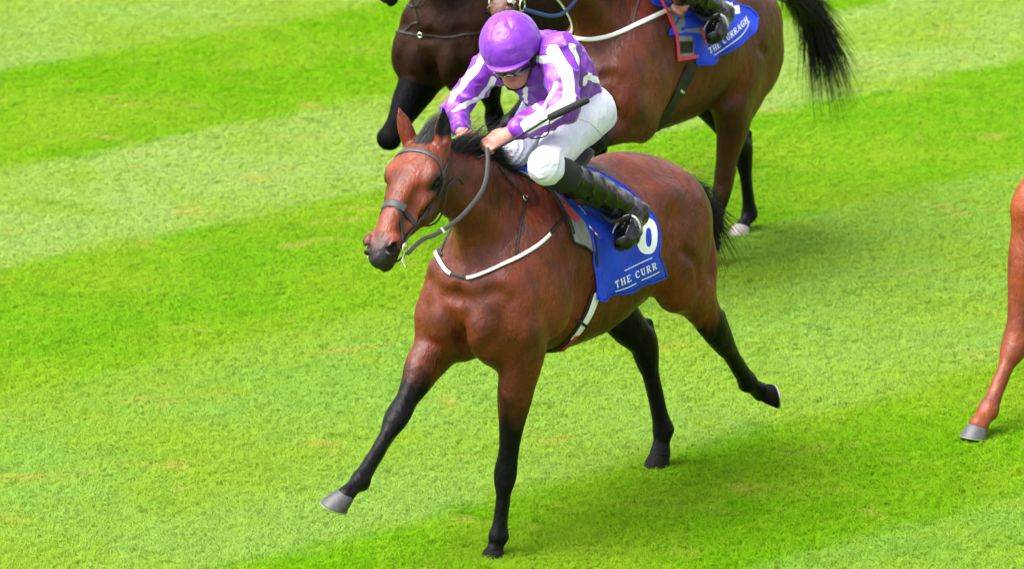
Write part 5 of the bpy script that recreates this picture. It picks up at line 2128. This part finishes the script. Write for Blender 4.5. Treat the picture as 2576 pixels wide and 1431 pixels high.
quad_strip_decal('hem_line', line_polys([(1796, 140), (1830, 117), (1860, 95), (1878, 72), (1884, 55)], 1.0), cl2.hit, m_print, c2_root)
quad_strip_decal('number', line_polys([(1846, -14), (1850, 10), (1853, 36)], 8), cl2.hit, m_print, c2_root)
s2_root = empty('saddle', F2, 'race saddle with grey pad piped in red and black girth on the brown horse', 'saddle')
print('pad2', [np.round(P2(*q), 2) for q in ((1684, 0), (1690, 40), (1697, 90), (1701, 138), (1722, 143), (1745, 142))])
pad2 = Drape(brown, [(-.34, 0.0), (-.37, .5), (-.405, .95), (-.405, 1.29), (-.41, 1.42)], [(-.60, 0.0), (-.60, 2.6)],
             [(-.41, 1.40), (-.5, 1.42), (-.6, 1.42)], base=.006, flare=.004, seed=4, wr=.25, nt=30, ns=60)
pad2.build('saddle_pad', m_pad, s2_root)
pad2.border('red_piping', m_redp, s2_root, w=.018, th=.008)
quad_strip_decal('pad_patch', [[(1706, 105), (1724, 105), (1724, 134), (1708, 134)], [(1724, 105), (1742, 105), (1742, 134), (1724, 134)]], pad2.hit, m_black, s2_root, lift=.003)
gl = [(1740, 165), (1722, 203), (1704, 238), (1690, 264), (1672, 290)]
gpts = [brown.hit(*p) for p in gl]
gpts = [g[0] for g in gpts if g is not None]
offset_strap(brown, list(gpts) + [(-.45, .08, .76), (-.45, -.08, .76)] + [mir(g, -1) for g in gpts[::-1]], .005, .070, 'girth', m_black, s2_root, th=.006)
saddle_seat(s2_root)
offset_strap(brown, [(1707, 226), (1716, 232)], .012, .012, 'buckle', m_metal, s2_root, th=.004)
b2_root = empty('breastplate', F2, 'white breastplate strap across the chest of the brown horse at the top', 'harness')
brown.strap('white_strap', [(1421, 42), (1424, 66), (1437, 86), (1460, 97), (1496, 98), (1540, 88), (1590, 68), (1640, 44), (1690, 20), (1712, 5)], .020, m_white, b2_root, off=.004)
brown.strap('neck_strap', [(1592, 60), (1597, 30), (1606, 0), (1600, -60)], .010, m_greyl, b2_root, off=.003)
# bridle of the brown horse
h2b = empty('bridle', F2, 'dark blue bridle on the head of the brown horse at the top edge', 'bridle')
m_navy = plain('navy webbing', (0.01, 0.035, 0.16), .5, bump=.3, bscale=400)
for s in (1, -1):
    brown.strap('cheekpiece', [H2(.10, -.08, .09 * s), H2(.25, -.10, .085 * s), H2(.40, -.09, .07 * s), H2(.50, -.09, .06 * s)], .018, m_navy, h2b, off=.003)
    mb = MB()
    mb.torus(H2(.515, -.098, .068 * s), .028, .0045, H2.d, H2.n)
    mb.build('bit_ring', m_metal, h2b)
    mb = MB()
    rl2 = catmull([H2(.53, -.11, .075 * s), H2(.40, -.30, .12 * s), H2(.22, -.42, .12 * s) if s > 0 else (.05, -.2, 1.72), (-.02, .09 * s, 1.72)], 8)
    mb.ribbon(rl2, [unit((0.2, s, .2))] * len(rl2), .018, .004)
    mb.build('rein', m_navy, h2b)
brown.strap('noseband', [H2(.42, -.13, -.04), H2(.40, -.09, -.075), H2(.385, -.04, -.055), H2(.385, -.02, 0), H2(.385, -.04, .055), H2(.40, -.09, .075), H2(.42, -.13, .04)], .022, m_navy, h2b, off=.002)
brown.strap('browband', [H2(.10, -.10, -.085), H2(.085, -.04, -.09), H2(.07, -.01, 0), H2(.085, -.04, .09), H2(.10, -.10, .085)], .02, m_navy, h2b, off=.002)
brown.strap('headpiece', [H2(.12, -.10, .09), H2(.02, -.11, .07), H2(-.03, -.11, 0), H2(.02, -.11, -.07), H2(.12, -.10, -.09)], .02, m_navy, h2b, off=.002)

# jockey of the brown horse: same figure in other colours, a copy of every piece
m_silk2 = silk_material('navy silk', (0.012, 0.03, 0.16), (0.008, 0.02, 0.11))
J2 = dict(J)
J2['haL'] = F2.pl(1712, 16, .27)
J2['wrL'] = F2.pl(1734, -4, .30)
J2['elL'] = F2.pl(1742, -120, .36)
make_jockey(F2, 'second jockey on the brown horse with only black boot and hand in view', J2, m_silk2, m_silk2, m_breech)
for o in list(saddle_root.children):
    if o.name.startswith('stirrup'):
        c = o.copy()
        col.objects.link(c)
        c.parent = s2_root
